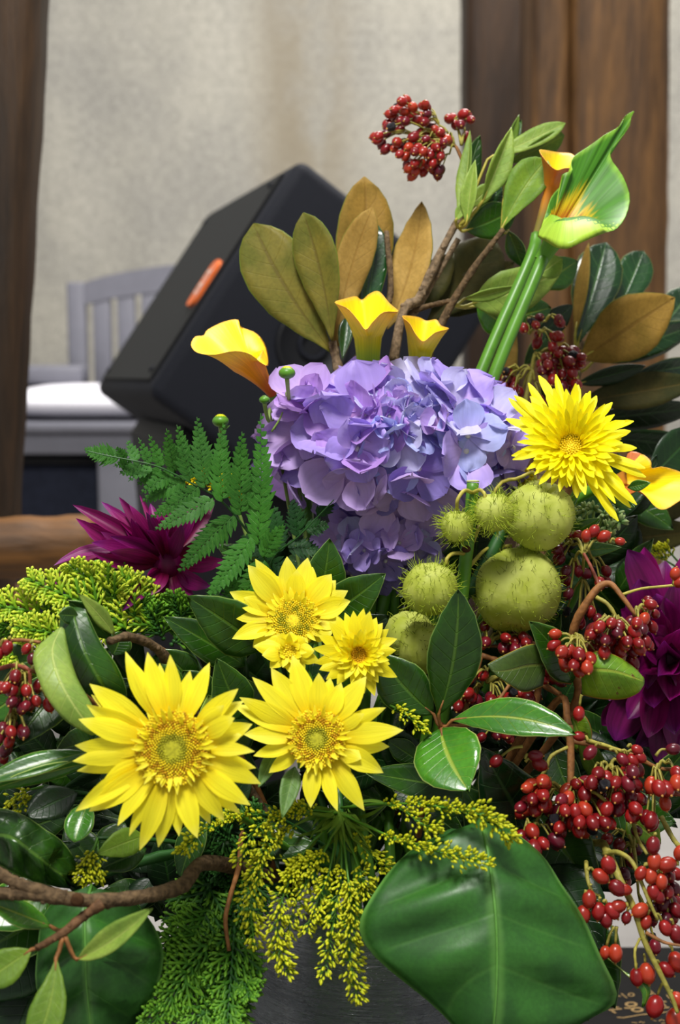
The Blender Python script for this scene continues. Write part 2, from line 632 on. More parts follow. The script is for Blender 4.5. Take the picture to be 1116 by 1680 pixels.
# ------------------------------------------------------------------ plant builders
PROF = {
    'ell': [(0, .03), (.06, .22), (.2, .62), (.4, .95), (.5, 1), (.62, .96), (.8, .66), (.92, .32), (1, .0)],
    'ov': [(0, .05), (.06, .35), (.2, .82), (.35, 1), (.55, .92), (.75, .62), (.9, .28), (1, .0)],
    'obov': [(0, .04), (.08, .16), (.25, .5), (.45, .85), (.62, 1), (.76, .95), (.88, .7), (.95, .42), (1, .03)],
    'round': [(0, .08), (.06, .4), (.2, .8), (.4, 1), (.6, .97), (.74, .78), (.86, .46), (.93, .2), (1, .0)],
    'lance': [(0, .06), (.1, .4), (.3, .9), (.45, 1), (.65, .8), (.85, .4), (1, .0)],
    'petal': [(0, .42), (.2, .76), (.4, 1), (.55, .97), (.7, .78), (.84, .48), (.94, .2), (1, .02)],
    'broad': [(0, .35), (.2, .75), (.45, 1), (.65, 1), (.8, .82), (.92, .48), (1, .05)],
    'spike': [(0, .6), (.3, .85), (.6, 1), (.8, .92), (.92, .65), (1, .15)],
    'dahlia': [(0, .4), (.25, .85), (.5, 1), (.7, .84), (.88, .44), (1, .0)],
}


def leaf_rows(base, tip, w, bend=(0, 0), roll=0, prof='ell', fold=14, n=12, m=6, wav=0.0, droop=0.0, twist=0.0, facing=None):
    """grid of points of a leaf; N faces the camera turned by roll about the spine. bend = (sideways, towards N) in lengths"""
    base, tip = Vector(base), Vector(tip)
    ax = tip - base
    Ln = ax.length
    T = ax / Ln
    N0 = facing.copy() if facing else (CP - (base + tip) * 0.5).normalized()
    N0 = (N0 - T * N0.dot(T)).normalized()
    N0 = Matrix.Rotation(rad(roll), 3, T) @ N0
    S0 = T.cross(N0)
    ctrl = (base + tip) * 0.5 + S0 * bend[0] * Ln * 2 + N0 * bend[1] * Ln * 2
    fo = math.radians(fold)
    ph = random.uniform(0, 6)
    rows = []
    for i in range(n + 1):
        t = i / n
        c = base * (1 - t) ** 2 + ctrl * 2 * t * (1 - t) + tip * t * t
        tg = ((ctrl - base) * (1 - t) + (tip - ctrl) * t).normalized()
        if droop:
            c = c + Vector((0, 0, -droop * Ln * t ** 3))
        Nn = (N0 - tg * N0.dot(tg)).normalized()
        if twist:
            Nn = Matrix.Rotation(rad(twist * (t - 0.4)), 3, tg) @ Nn
        S = tg.cross(Nn)
        hw = 0.5 * w * tab(PROF[prof], t)
        r = []
        for j in range(m + 1):
            u = j / m * 2 - 1
            a = abs(u)
            q = c + S * (u * hw * math.cos(fo)) + Nn * (a * hw * math.sin(fo))
            if wav:
                q = q + Nn * (wav * w * a * a * math.sin(t * 11 + ph + (1.7 if u > 0 else 0)))
            r.append(q)
        rows.append(r)
    return rows


def leaf(parent, bx, by, tx, ty, w, d0, d1, top='leaf_dark', under='leaf_under', flip=False, name='leaf', petiole=None,
         label=None, th=.0006, pm='petiole', **kw):
    """leaf from pixel base to pixel tip; w in pixels; d0, d1 = depths of base and tip"""
    b, t = P(bx, by, d0), P(tx, ty, d1)
    rows = leaf_rows(b, t, sz(w, (d0 + d1) / 2), **kw)
    mb = MB()
    mb.sheet(rows, th, 1 if flip else 0, 0 if flip else 1)
    if petiole:
        mid = [r[len(r) // 2] for r in rows]
        j = P(*petiole)
        mb.tube([j, j.lerp(mid[0], 0.55) + Vector((0, 0, -0.002)), mid[0], mid[2]], [.0016, .0013, .0012, .0006], 5, 2, smooth=7)
    return part(name, mb, [M[top], M[under], M[pm]], parent, label=label)


def gleaf(parent, rows, top, under, th=.0008, n=16, m=10, name='leaf', flip=False, label=None, ribs=0.0, midrib=None, bulge=.02):
    """leaf through rows of (left, middle, right) control points ((px,py,d) each)"""
    cols = [cat([PT(r[k]) for r in rows], n) for k in range(3)]
    g = []
    for i in range(n):
        L, C, R = cols[0][i], cols[1][i], cols[2][i]
        row = []
        for j in range(m + 1):
            t = j / m
            if t <= .5:
                s = t * 2
                q = L.lerp(C, s)
            else:
                s = (1 - t) * 2
                q = R.lerp(C, s)
            # bulge of the half blade
            nn = (R - L).cross(cols[1][min(i + 1, n - 1)] - cols[1][max(i - 1, 0)])
            if nn.length > 0:
                nn.normalize()
                if nn.dot(CP - q) < 0:
                    nn = -nn
                q = q + nn * math.sin(s * math.pi) * bulge * (R - L).length
                if ribs:
                    q = q + nn * ribs * math.sin((i / n - (1 - s) * 0.12) * math.pi * 9) * (1 - s) * s * 2
            row.append(q)
        g.append(row)
    i = n // 2
    if (g[i][m] - g[i][0]).cross(g[i + 1][m // 2] - g[i - 1][m // 2]).dot(CP - g[i][m // 2]) < 0:
        g = [r[::-1] for r in g]
    mb = MB()
    mb.sheet(g, th, 1 if flip else 0, 0 if flip else 1)
    o = part(name, mb, [M[top], M[under]], parent, label=label)
    if midrib:
        k = MB()
        pts = [r[m // 2] + (CP - r[m // 2]).normalized() * th for r in g]
        k.tube(pts, [midrib * (1.1 - .8 * i / n) for i in range(n)], 5, 0)
        part('midrib', k, M['petiole_pale'], o)
    return o


def branch(parent, pts, r0, r1, mat='bark', n=24, sides=7, bump=.12, name='stem', label=None, knots=0):
    mb = MB()
    k = len(pts)
    v = [PT(p) if len(p) == 3 and not isinstance(p, Vector) else p for p in pts]
    mb.tube(v, [r0 + (r1 - r0) * i / (k - 1) for i in range(k)], sides, 0, smooth=n, bump=bump)
    if knots:
        c = cat(v, 40)
        for q in range(knots):
            i = random.randint(3, 36)
            rr = (r0 + (r1 - r0) * i / 40)
            dr = Vector((random.uniform(-1, 1), -0.6, random.uniform(-1, 1))).normalized()
            mb.ball(c[i] + dr * rr * .8, (Vector((1, 0, 0)) * rr * .55, Vector((0, 1, 0)) * rr * .55, Vector((0, 0, 1)) * rr * .55), 0, 6, 4)
    return part(name, mb, M[mat], parent, label=label)


VASE = Vector((0.018, 0.97, 0.0))
RIM_Z = 0.315


def to_vase(parent, start, direction, r, mat='stem_green', pre=0.05, name='stem', spread=.045, bump=.03):
    """a stem from start down into the mouth of the vase"""
    a = random.uniform(0, 6.28)
    e = VASE + Vector((math.cos(a) * random.uniform(0, spread), math.sin(a) * random.uniform(0, spread), RIM_Z - .01))
    f = VASE + Vector((-math.cos(a) * .03, -math.sin(a) * .03, random.uniform(.14, .19)))
    mb = MB()
    s = Vector(start)
    d = direction.normalized()
    mb.tube([s, s + d * pre, (s + d * pre).lerp(e, .55), e, f], [r, r, r, r, r], 6, 0, smooth=18, bump=bump)
    return part(name, mb, M[mat], parent)


def gaussd(mb, C, n, R, count, h, mats, conv=.25, size=.0016, hole=.0):
    """phyllotaxis of small florets on a dome"""
    B = basis(C, n)
    X, Y, Z = [Vector(B.col[i][:3]) for i in range(3)]
    for k in range(count):
        t = (k + .5) / count
        r = R * math.sqrt(t)
        a = k * 2.39996
        z = conv * R * (1 - t)
        if t < .12:
            z -= conv * R * .5 * (1 - t / .12)
        p = C + X * r * math.cos(a) + Y * r * math.sin(a) + Z * z
        out = (X * math.cos(a) + Y * math.sin(a)) * (r / R) * .6 + Z
        out.normalize()
        hh = h * (.35 + .8 * t) * random.uniform(.75, 1.25)
        s = size * (.55 + .55 * t)
        pp = perp(out)
        q = out.cross(pp)
        ring = [[p + (pp * math.cos(i * 1.2566) + q * math.sin(i * 1.2566)) * s * f + out * hh * g for i in range(5)]
                for f, g in ((.8, -.4), (1.0, .55), (.55, 1.0))]
        mt = mats(t)
        o = len(mb.v)
        mb.grid(ring, mt, close=True)
        mb.f.append(tuple(o + 10 + i for i in range(5)))
        mb.m.append(mt)


def daisy(name, label, c, d, nrm, rdisc, tips, wpx, mat, inner=None, disc=(260, .0034, .26, .0017), dmats=None, group=None,
          stemdir=None, sep=9, prof='petal', lift=.0, fold=16, cat_='flower'):
    n = frame(*nrm)
    C = P(c[0], c[1], d)
    R = sz(rdisc, d)
    B = basis(C, n)
    X, Y = Vector(B.col[0][:3]), Vector(B.col[1][:3])
    t = thing(name, label, cat_, C - n * .02, group)
    # receptacle and disc
    mb = MB()
    rows = []
    for i in range(7):
        s = i / 6
        rows.append([C + (X * math.cos(k * math.pi / 10) + Y * math.sin(k * math.pi / 10)) * R * s +
                     n * disc[2] * R * (1 - s * s) * .85 for k in range(20)])
    mb.grid(rows[::-1], 0, close=True)
    back = [[C + (X * math.cos(k * math.pi / 10) + Y * math.sin(k * math.pi / 10)) * R * s - n * z for k in range(20)]
            for s, z in ((1, 0), (.9, .006), (.45, .013), (.2, .018))]
    mb.grid(back[::-1], 1, close=True)
    part('disc', mb, [M['disc_green' if dmats is None else 'disc_yellow'], M['sepal']], t)
    mb = MB()
    gaussd(mb, C, n, R * 1.02, disc[0], disc[1],
           dmats or (lambda q: 2 if q < .16 else (0 if random.random() < .55 + .2 * (q > .75) or q < .3 else 1)), disc[2], disc[3])
    part('disc_florets', mb, [M['disc_yellow'], M['disc_brown'], M['disc_green']], t, kind='stuff')
    # ray petals
    for i, tp in enumerate(tips):
        w = wpx * random.uniform(.88, 1.12)
        lf = lift + random.uniform(-.004, .004)
        if len(tp) > 2:
            lf += tp[2]
        if len(tp) > 3:
            w = wpx * tp[3]
        q = onplane(tp[0], tp[1], C + n * lf, n)
        dr = q - C
        dr = dr - n * dr.dot(n)
        dr.normalize()
        b = C + dr * R * .82 - n * (.001 + .002 * random.random())
        rr = leaf_rows(b, q, sz(w, d), bend=(random.uniform(-.02, .02), random.uniform(.02, .07)), prof=prof,
                       fold=random.uniform(-fold, fold * 1.2), n=9, m=4, facing=n, roll=random.uniform(-14, 14), twist=random.uniform(-20, 20))
        mb = MB()
        mb.grid(rr, 0)
        part('petal', mb, M[mat], t)
    # short inner rays
    if inner:
        for (cnt, r0, r1, w, lf) in inner:
            for k in range(cnt):
                a = 6.2832 * (k + random.uniform(-.3, .3)) / cnt
                dr = X * math.cos(a) + Y * math.sin(a)
                b = C + dr * R * .7 + n * .002
                q = C + dr * sz(random.uniform(r0, r1), d) + n * (lf + random.uniform(-.003, .003))
                rr = leaf_rows(b, q, sz(w * random.uniform(.85, 1.15), d), bend=(0, random.uniform(-.06, .05)), prof=prof,
                               fold=random.uniform(10, 35), n=6, m=3, facing=n, roll=random.uniform(-15, 15))
                mb = MB()
                mb.grid(rr, 0)
                part('petal', mb, M[mat], t)
    # sepals behind
    for k in range(sep):
        a = 6.2832 * k / sep + .3
        dr = X * math.cos(a) + Y * math.sin(a)
        rr = leaf_rows(C + dr * R * .5 - n * .010, C + dr * R * 1.35 - n * .007, R * .55, prof='lance', fold=10, n=5, m=3, facing=n)
        mb = MB()
        mb.grid(rr, 0)
        part('sepal', mb, M['sepal'], t)
    to_vase(t, C - n * .017, stemdir or (-n + Vector((0, 0, -.5))), .0028, 'stem_green')
    return t, C, n


# -------- berries
def berry_mesh(name, mat, wrinkle=False, el=1.28):
    mb = MB()
    fn = None
    if wrinkle:
        fn = lambda d, ph, th: .82 + .13 * math.sin(ph * 3 + th * 2) * math.sin(th) + .05 * math.sin(ph * 5)
    mb.ball(Vector((0, 0, .5 * el)), (Vector((.5, 0, 0)), Vector((0, .5, 0)), Vector((0, 0, .5 * el))), 0, 10, 7, fn)
    # calyx crown at the far end
    mb.tube([Vector((0, 0, el * .97)), Vector((0, 0, el * 1.05)), Vector((0.01, 0, el * 1.09))], [.11, .085, .03], 5, 1)
    return mb.mesh(name, [M[mat], M['calyx']])


BM = {}


def berries(parent, node, blobs, size, d, mats=('berry_red', 'berry_red', 'berry_orange', 'berry_maroon'), black=.05, dz=.016,
            stem='twig_olive', r=.0009, mb=None, down=.35, sep=.82, tie=None):
    """blobs: (cx, cy, rx, ry, n) ellipses in pixels; every berry is a child, all stalks one mesh"""
    mb = MB()
    nd = PT(node)
    S = sz(size, d)
    placed = []
    for (cx, cy, rx, ry, n) in blobs:
        sub = nd.lerp(P(cx, cy, d), .55) + Vector((random.uniform(-.004, .004), random.uniform(0, .01), .004))
        mb.tube([nd, nd.lerp(sub, .5) + Vector((0, 0, .004)), sub], [r * 1.5, r * 1.3, r * 1.1], 5, 0, smooth=6)
        got, tries = 0, 0
        while got < n and tries < n * 60:
            tries += 1
            a, q = random.uniform(0, 6.2832), math.sqrt(random.random())
            px, py = cx + rx * q * math.cos(a), cy + ry * q * math.sin(a)
            p = P(px, py, d + random.uniform(-dz, dz))
            if any((p - o).length < S * sep for o in placed):
                continue
            placed.append(p)
            got += 1
            dr = (p - sub)
            dr = dr.normalized() + Vector((random.uniform(-.5, .5), random.uniform(-.7, .3), -down + random.uniform(-.3, .3)))
            dr.normalize()
            m = 'berry_black' if random.random() < black else random.choice(mats)
            if m not in BM:
                BM[m] = berry_mesh('berry_' + m.split('_')[1], m, m == 'berry_black')
            s = S * random.uniform(.86, 1.1)
            o = inst('berry', BM[m], parent, basis(p - dr * s * .55, dr, s=s))
            if m == 'berry_black':
                o['label'] = 'shrivelled black berry'
            e = p - dr * s * .5
            mb.tube([sub, sub.lerp(e, .55) + Vector((0, 0, .003)) - dr * S * .25, e], [r, r * .9, r * .8], 4, 0, smooth=5, caps=False)
    if True:
        part('stalk', mb, M[stem], parent)


def lone_berries(parent, items, d, mats=('berry_red', 'berry_orange'), mb=None, r=.0009, stem='twig_olive'):
    """items: (px, py, nodepx, nodepy, size[, dd])"""
    for it in items:
        px, py, qx, qy, size = it[:5]
        dd = d + (it[5] if len(it) > 5 else 0)
        p, q = P(px, py, dd), P(qx, qy, dd)
        s = sz(size, dd)
        dr = ((p - q).normalized() + Vector((0, -.25, -.25))).normalized()
        m = random.choice(mats)
        if m not in BM:
            BM[m] = berry_mesh('berry_' + m.split('_')[1], m, m == 'berry_black')
        inst('berry', BM[m], parent, basis(p - dr * s * .6, dr, s=s))
        e = p - dr * s * .55
        mb = MB()
        mb.tube([q, q.lerp(e, .5) + Vector((0, 0, .002)), e], [r * 1.3, r, r], 5, 0, smooth=6)
        part('stalk', mb, M[stem], parent)


# -------- ferns
def pinna(parent, b, t, w, d, mat='fern', lobes=10, dd=0.0, label=None, facing=None):
    B, T = P(b[0], b[1], d), P(t[0], t[1], d + dd)
    ax = T - B
    Ln = ax.length
    t0 = ax / Ln
    N = (CP - B).normalized()
    N = (N - t0 * N.dot(t0)).normalized()
    N = (Matrix.Rotation(rad(random.uniform(-22, 22)), 3, t0) @ N)
    S = t0.cross(N)
    W = sz(w * 1.08, d)
    lobes = max(5, int(lobes * 1.1))
    mb = MB()
    cur = random.uniform(-.03, .03)
    mb.tube([B, B + ax * .5 + S * cur * Ln, T], [.0007, .0005, .0002], 4, 0, smooth=8)
    for k in range(lobes):
        f = (k + .35) / (lobes + .3)
        for sgn in (-1, 1):
            c = B + ax * (f + (.02 if sgn > 0 else -.02)) + S * cur * Ln * 4 * f * (1 - f)
            ll = W * .66 * (1 - .9 * f ** 1.25) * (.75 + .5 * min(1, f * 5)) * random.uniform(.9, 1.1)
            dr = (t0 * .75 + S * sgn * .9 + N * random.uniform(-.12, .22)).normalized()
            sd = dr.cross(N).normalized()
            wd = min(ll * .40, Ln / lobes * .50)
            pts = []
            # serrated outline: paired points along the lobe
            for q in range(6):
                v = q / 5
                h = wd * [.4, .9, 1.0, .86, .5, .04][q]
                z = .0008 * (q % 2)
                pts.append([c + dr * ll * v - sd * h + dr * ll * (.05 if q % 2 else 0) + N * z, c + dr * ll * v + N * .0006,
                            c + dr * ll * v + sd * h + dr * ll * (.05 if q % 2 else 0) + N * z])
            mb.grid(pts, 0)
    mb2 = [[T - t0 * W * .22 - S * W * .035, T - t0 * W * .22, T - t0 * W * .22 + S * W * .035], [T, T, T]]
    mb.grid(mb2, 0)
    return part('pinna', mb, M[mat], parent, label=label)


# -------- cypress
def twiglet(mb, a, b, r, mat=0, seg=5, sag=None):
    pts = [a.lerp(b, i / seg) for i in range(seg + 1)]
    n0 = perp((b - a).normalized())
    rows = []
    bb = (b - a).normalized().cross(n0)
    for i, p in enumerate(pts):
        s = r * (1.0 if i % 2 else .62) * (1 if i < seg else .25)
        rows.append([p + n0 * s, p + bb * s, p - n0 * s, p - bb * s])
    mb.grid(rows, mat, [(k / 4, i / seg) for i in range(seg + 1) for k in range(4)], close=True)


def cypress(parent, base, tip, wpx, d0, d1, mats=('cypress_lime', 'cypress_green'), droop=.1, name='frond', label=None, dens=11, roll=0, r=.00165):
    B, T = P(base[0], base[1], d0), P(tip[0], tip[1], d1)
    ax = T - B
    Ln = ax.length
    t0 = ax.normalized()
    N = (CP - B).normalized()
    N = (N - t0 * N.dot(t0)).normalized()
    N = Matrix.Rotation(rad(roll), 3, t0) @ N
    S = t0.cross(N)
    W = sz(wpx, (d0 + d1) / 2) * .5
    mb = MB()

    def axis(f):
        return B + ax * f + Vector((0, 0, -droop * Ln * (f - f * f) * -1.0))
    for i in range(12):
        twiglet(mb, axis(i / 12), axis((i + 1) / 12), r * (1.25 - .5 * i / 12), 1, 2)
    dens = max(6, int(dens * .8))
    for k in range(dens):
        for sgn in (-1, 1):
            f = .06 + .92 * (k + (.25 if sgn > 0 else .6)) / dens
            c = axis(f)
            ll = W * (1.25 - 1.0 * f ** 1.5) * random.uniform(.75, 1.15) * min(1, .5 + f * 3)
            dr = (t0 * .85 + S * sgn + N * random.uniform(-.3, .35)).normalized()
            e = c + dr * ll
            twiglet(mb, c, e, r * .95, 1 if f < .5 and random.random() < .5 else 0, 6)
            ns = max(3, int(ll / .0058))
            for q in range(ns):
                g = (q + .6) / (ns + .2)
                for s2 in (-1, 1):
                    c2 = c.lerp(e, g)
                    sd = dr.cross(N).normalized() * s2
                    l2 = ll * .40 * (1.1 - g) * random.uniform(.7, 1.2) + .003
                    d2 = (dr * .95 + sd * .75 + N * random.uniform(-.25, .25)).normalized()
                    e2 = c2 + d2 * l2
                    twiglet(mb, c2, e2, r * .85, 0, 4)
                    if l2 > .011:
                        for h in (.45, .75):
                            c3 = c2.lerp(e2, h)
                            d3 = (d2 + (d2.cross(N).normalized()) * random.choice((-.8, .8))).normalized()
                            twiglet(mb, c3, c3 + d3 * l2 * .32, r * .75, 0, 3)
    return part(name, mb, [M[mats[0]], M[mats[1]]], parent, label=label, kind='stuff')


# -------- goldenrod
def goldenrod_sprig(parent, pts, n, mat='goldenrod_bud', r=.0009, bl=.0036, side=.008, name='sprig', label=None):
    mb = MB()
    n = int(n * 1.45)
    c = cat([PT(p) for p in pts], 60)
    mb.tube(c[::4], [r * (1.1 - .8 * i / 15) for i in range(15)], 5, 1)
    for k in range(n):
        f = .3 + .7 * (k + random.random()) / n
        i = min(58, int(f * 59))
        p = c[i]
        tg = (c[i + 1] - c[i]).normalized()
        up = (Vector((random.uniform(-1, 1), random.uniform(-1, .6), random.uniform(-.4, 1.0)))).normalized()
        L = side * (.25 + .9 * math.sin(math.pi * min(1, (f - .25) * 1.15)) ) * random.uniform(.3, 1.0)
        q = p + (up * .8 + tg * .6).normalized() * L
        dr = (tg * .8 + up * .7 + Vector((0, 0, .1))).normalized()
        s = bl * random.uniform(.75, 1.2)
        pp = perp(dr)
        qq = dr.cross(pp)
        rows = [[q + dr * s * a + (pp * math.cos(j * 1.5708) + qq * math.sin(j * 1.5708)) * s * b for j in range(4)]
                for a, b in ((0, .1), (.35, .27), (.75, .23), (1, .05))]
        mb.grid(rows, 0, [(j / 4, a) for a in (0, .35, .75, 1) for j in range(4)], close=True)
        if k % 2 == 0:
            twiglet(mb, p, q, r * .4, 1, 2)
    return part(name, mb, [M[mat], M['stem_green']], parent, label=label, kind='stuff')


# -------- calla lilies
def calla(name, label, base, r0, throat, rt, rim, mats, stem, group=None, k=.18, n=44, nv=16, spadix=None, stemr=.0045, stem_mat='stem_green'):
    B, T = PT(base), PT(throat)
    ax = (T - B).normalized()
    R = catloop([PT(p[:3]) for p in rim], n)
    LF = [v.x for v in catloop([Vector(((p[3] if len(p) > 3 else 0), 0, 0)) for p in rim], n)]
    t = thing(name, label, 'calla lily', B)
    rows = []
    ra, rb = sz(r0, base[2]), sz(rt, throat[2])
    cols = []
    for p, lf in zip(R, LF):
        q = p - T
        q = q - ax * q.dot(ax)
        q.normalize()
        p0 = B + q * ra
        p1 = T + q * rb
        p2 = p1.lerp(p, .55) + ax * (p - p1).length * k + UP * sz(lf, 1.0)
        col = []
        for i in range(nv + 1):
            v = i / nv
            if v < .5:
                s = v / .5
                # tube part with a soft widening
                c = B.lerp(T, s) + q * (ra + (rb - ra) * s ** 1.8)
            else:
                s = (v - .5) / .5
                c = p1 * (1 - s) ** 2 + p2 * 2 * s * (1 - s) + p * s * s
            col.append(c)
        cols.append(col)
    rows = [[cols[j][i] for j in range(n)] for i in range(nv + 1)]
    mb = MB()
    uvs = [(abs(j / n * 2 - 1), i / nv) for i in range(nv + 1) for j in range(n)]
    # inner and outer skins, 0.6 mm apart
    inn = [[p.copy() for p in r] for r in rows]
    for i in range(nv + 1):
        cc = sum(rows[i], Vector((0, 0, 0))) / n
        for j in range(n):
            dv = cc - rows[i][j]
            if dv.length > 1e-6:
                inn[i][j] = rows[i][j] + dv.normalized() * .0007
    mb.grid(rows, 0, uvs, close=True)
    mb.grid(inn, 1, uvs, close=True, flip=True)
    o = len(mb.v) - 2 * n * (nv + 1)
    a0, b0 = o + nv * n, o + n * (nv + 1) + nv * n
    for j in range(n):
        mb.f.append((a0 + j, a0 + (j + 1) % n, b0 + (j + 1) % n, b0 + j))
        mb.m.append(1)
    part('spathe', mb, [M[mats[0]], M[mats[1]]], t)
    if spadix:
        s = MB()
        s.tube([T.lerp(B, .3), T, PT(spadix)], [.003, .0036, .0018], 8, 0, smooth=8)
        part('spadix', s, M['disc_yellow'], t)
    if stem:
        s = MB()
        s.tube([B + ax * .004] + [PT(p) for p in stem] + [VASE + Vector((random.uniform(-.03, .03), random.uniform(-.02, .04), RIM_Z)),
               VASE + Vector((0, 0, .16))], stemr, 9, 0, smooth=28)
        part('stem', s, M[stem_mat], t)
    return t


# -------- hydrangea
def hyd_petal_mesh(name, mat, seed):
    rn = random.Random(seed)
    n, m = 7, 6
    rows = []
    cup, ruf, sk = rn.uniform(-.05, .3), rn.uniform(.02, .07), rn.uniform(-.1, .1)
    for i in range(n + 1):
        t = i / n
        hw = .5 * tab([(0, .1), (.12, .42), (.32, .86), (.55, 1.06), (.75, 1.0), (.9, .68), (.97, .36), (1, .1)], t)
        r = []
        for j in range(m + 1):
            u = j / m * 2 - 1
            z = cup * t * t + .14 * u * u * hw * 2 * (1 if seed % 2 else -.4) + ruf * math.sin(t * 7 + u * 4 + seed) * t
            r.append(Vector((t + sk * u * u * t * .3, u * hw, z)))
        rows.append(r)
    mb = MB()
    mb.grid(rows, 0)
    return mb.mesh(name, [mat])


HP = [[hyd_petal_mesh('hydrangea_petal', M['hyd%d' % c], 3 * c + s) for s in range(4)] for c in range(6)]


def floret_mesh():
    mb = MB()
    mb.ball(Vector((0, 0, .04)), (Vector((.09, 0, 0)), Vector((0, .09, 0)), Vector((0, 0, .09))), 0, 8, 5)
    mb.tube([Vector((0, 0, .0)), Vector((.05, 0, -.5)), Vector((.0, .05, -1.1))], [.045, .04, .04], 5, 1)
    return mb.mesh('floret', [M['floret_eye'], M['pedicel']])


FLM = floret_mesh()


def hydrangea(label, c, d, rx, ry, rz, count, size, pick, seed, face=-.1, dent=None, stem=True, facing_bias=.25, extra=0):
    rn = random.Random(seed)
    C = P(c[0], c[1], d)
    t = thing('hydrangea', label, 'flower', C - Vector((0, 0, sz(ry, d))))
    ax, ay, az = sz(rx, d), sz(ry, d), rz
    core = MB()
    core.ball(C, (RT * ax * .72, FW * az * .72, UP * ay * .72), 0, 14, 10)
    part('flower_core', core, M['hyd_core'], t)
    k = 0
    for i in range(count):
        z = 1 - 2 * (i + .5) / count
        a = i * 2.39996 + rn.uniform(-.15, .15)
        s = math.sqrt(1 - z * z)
        v = Vector((s * math.cos(a), z, -s * math.sin(a)))      # right, up, back(-)= towards camera +
        dep = v.z
        if dep < face:
            continue
        lump = 1 + .08 * math.sin(3 * a + seed) * s + rn.uniform(-.07, .05)
        if dent:
            q = (v - Vector(dent[0]).normalized()).length
            lump -= dent[1] * math.exp(-(q / .4) ** 2)
        p = C + RT * v.x * ax * lump + UP * v.y * ay * lump - FW * v.z * az * lump
        nr = RT * v.x / ax + UP * v.y / ay - FW * v.z / az
        nr = nr.normalized() - FW * facing_bias + Vector((rn.uniform(-.5, .5), rn.uniform(-.3, .3), rn.uniform(-.25, .55)))
        p = p + nr.normalized() * rn.uniform(-.004, .006)
        px, py = v.x, v.y
        ci, sc = pick(px, py, rn)
        s = sz(size, d) * sc * rn.uniform(.85, 1.15)
        B = basis(p, nr, s=s)
        B = B @ Matrix.Rotation(rn.uniform(0, 6.28), 4, 'Z')
        fo = inst('floret', FLM, t, B)
        ORG[fo.name] = Vector((0, 0, 0))
        op = rn.uniform(-4, 26)
        for h in range(4):
            tl = op + rn.uniform(-16, 16)
            Lm = rn.uniform(.9, 1.12)
            Mx = Matrix.Rotation(h * math.pi / 2 + rn.uniform(-.14, .14), 4, 'Z') @ Matrix.Rotation(rad(-tl), 4, 'Y') @ \
                Matrix.Rotation(rad(rn.uniform(-22, 22)), 4, 'X') @ Matrix.Scale(Lm, 4)
            po = bpy.data.objects.new('petal', HP[ci][rn.randrange(4)])
            COL.objects.link(po)
            po.parent = fo
            po.matrix_basis = Mx
        k += 1
    for i in range(extra):
        v = (Vector((.06, .42, .9)) + Vector((rn.gauss(0, .26), rn.gauss(0, .2), 0))).normalized()
        p = C + RT * v.x * ax * 1.03 + UP * v.y * ay * 1.03 - FW * v.z * az * 1.0
        nr = (-FW + UP * .5 + Vector((rn.uniform(-.9, .9), rn.uniform(-.6, .6), rn.uniform(-.6, .9)))).normalized()
        fo = inst('floret', FLM, t, basis(p, nr, s=sz(size, d) * rn.uniform(.42, .62)))
        ci = rn.choice((3, 2, 3, 5))
        for h in range(4):
            po = bpy.data.objects.new('petal', HP[ci][rn.randrange(4)])
            COL.objects.link(po)
            po.parent = fo
            po.matrix_basis = Matrix.Rotation(h * math.pi / 2 + rn.uniform(-.3, .3), 4, 'Z') @ Matrix.Rotation(rad(-rn.uniform(5, 70)), 4, 'Y') @ \
                Matrix.Rotation(rad(rn.uniform(-40, 40)), 4, 'X') @ Matrix.Scale(rn.uniform(.8, 1.15), 4)
    if stem:
        to_vase(t, C - UP * ay * .6, Vector((0, .1, -1)), .004, 'stem_green')
    return t


# -------- balloon plant pods
def pod(parent, c, d, r, sq=1.0, hairs=160, hl=9, curl=.5, tilt=(0, 0), dark=False, dimple=True, grooves=.035, nub=None, lump=0.0, label=None):
    C = P(c[0], c[1], d)
    R = sz(r, d)
    Z = (UP + RT * tilt[0] - FW * tilt[1]).normalized()
    X = perp(Z)
    Y = Z.cross(X)
    mb = MB()
    ph0 = random.uniform(0, 6)

    def fn(dv, ph, th):
        f = 1 + grooves * math.cos(6 * ph + ph0) * math.sin(th)
        if dimple:
            f -= .30 * math.exp(-((math.pi - th) / .30) ** 2)
        if lump:
            f += lump * (math.sin(3 * ph + 2 * th + ph0) * math.sin(2 * th + 1) + .6 * math.sin(5 * ph - 3 * th))
        return f
    mb.ball(C, (X * R, Y * R, Z * R * sq), 0, 28, 18, fn)
    o = part('pod', mb, M['pod'], parent, label=label)
    hb = MB()
    L = sz(hl, d)
    for k in range(hairs):
        z = random.uniform(-1, 1)
        a = random.uniform(0, 6.2832)
        s = math.sqrt(1 - z * z)
        dv = X * s * math.cos(a) + Y * s * math.sin(a) + Z * z * sq
        nr = dv.normalized()
        if nr.dot(FW) > .35:
            continue
        f = fn(None, a, math.acos(-z))
        p = C + dv * R * f
        tg = (Vector((random.uniform(-1, 1), random.uniform(-1, 1), random.uniform(-.6, 1)))).normalized()
        l = L * random.uniform(.6, 1.3)
        e1 = p + nr * l * .55 + tg * l * curl * .3
        e2 = p + nr * l * .9 + tg * l * curl
        hb.tube([p - nr * .0005, e1, e2], [.00022, .00018, .00006], 3, 0 if not dark else random.randint(0, 1), caps=False)
    part('hairs', hb, [M['pod_hair'], M['pod_hair_dark']], o, kind='stuff')
    return C, R, Z


M['hyd_core'] = m_plain('hydrangea_core', (48, 40, 84), 0.8, 0.1, 0.3)  # darkened colour paints the shade between the florets
M['petiole_pale'] = m_plain('petiole_pale', (86, 138, 56), 0.45, 0.35, 0.1)

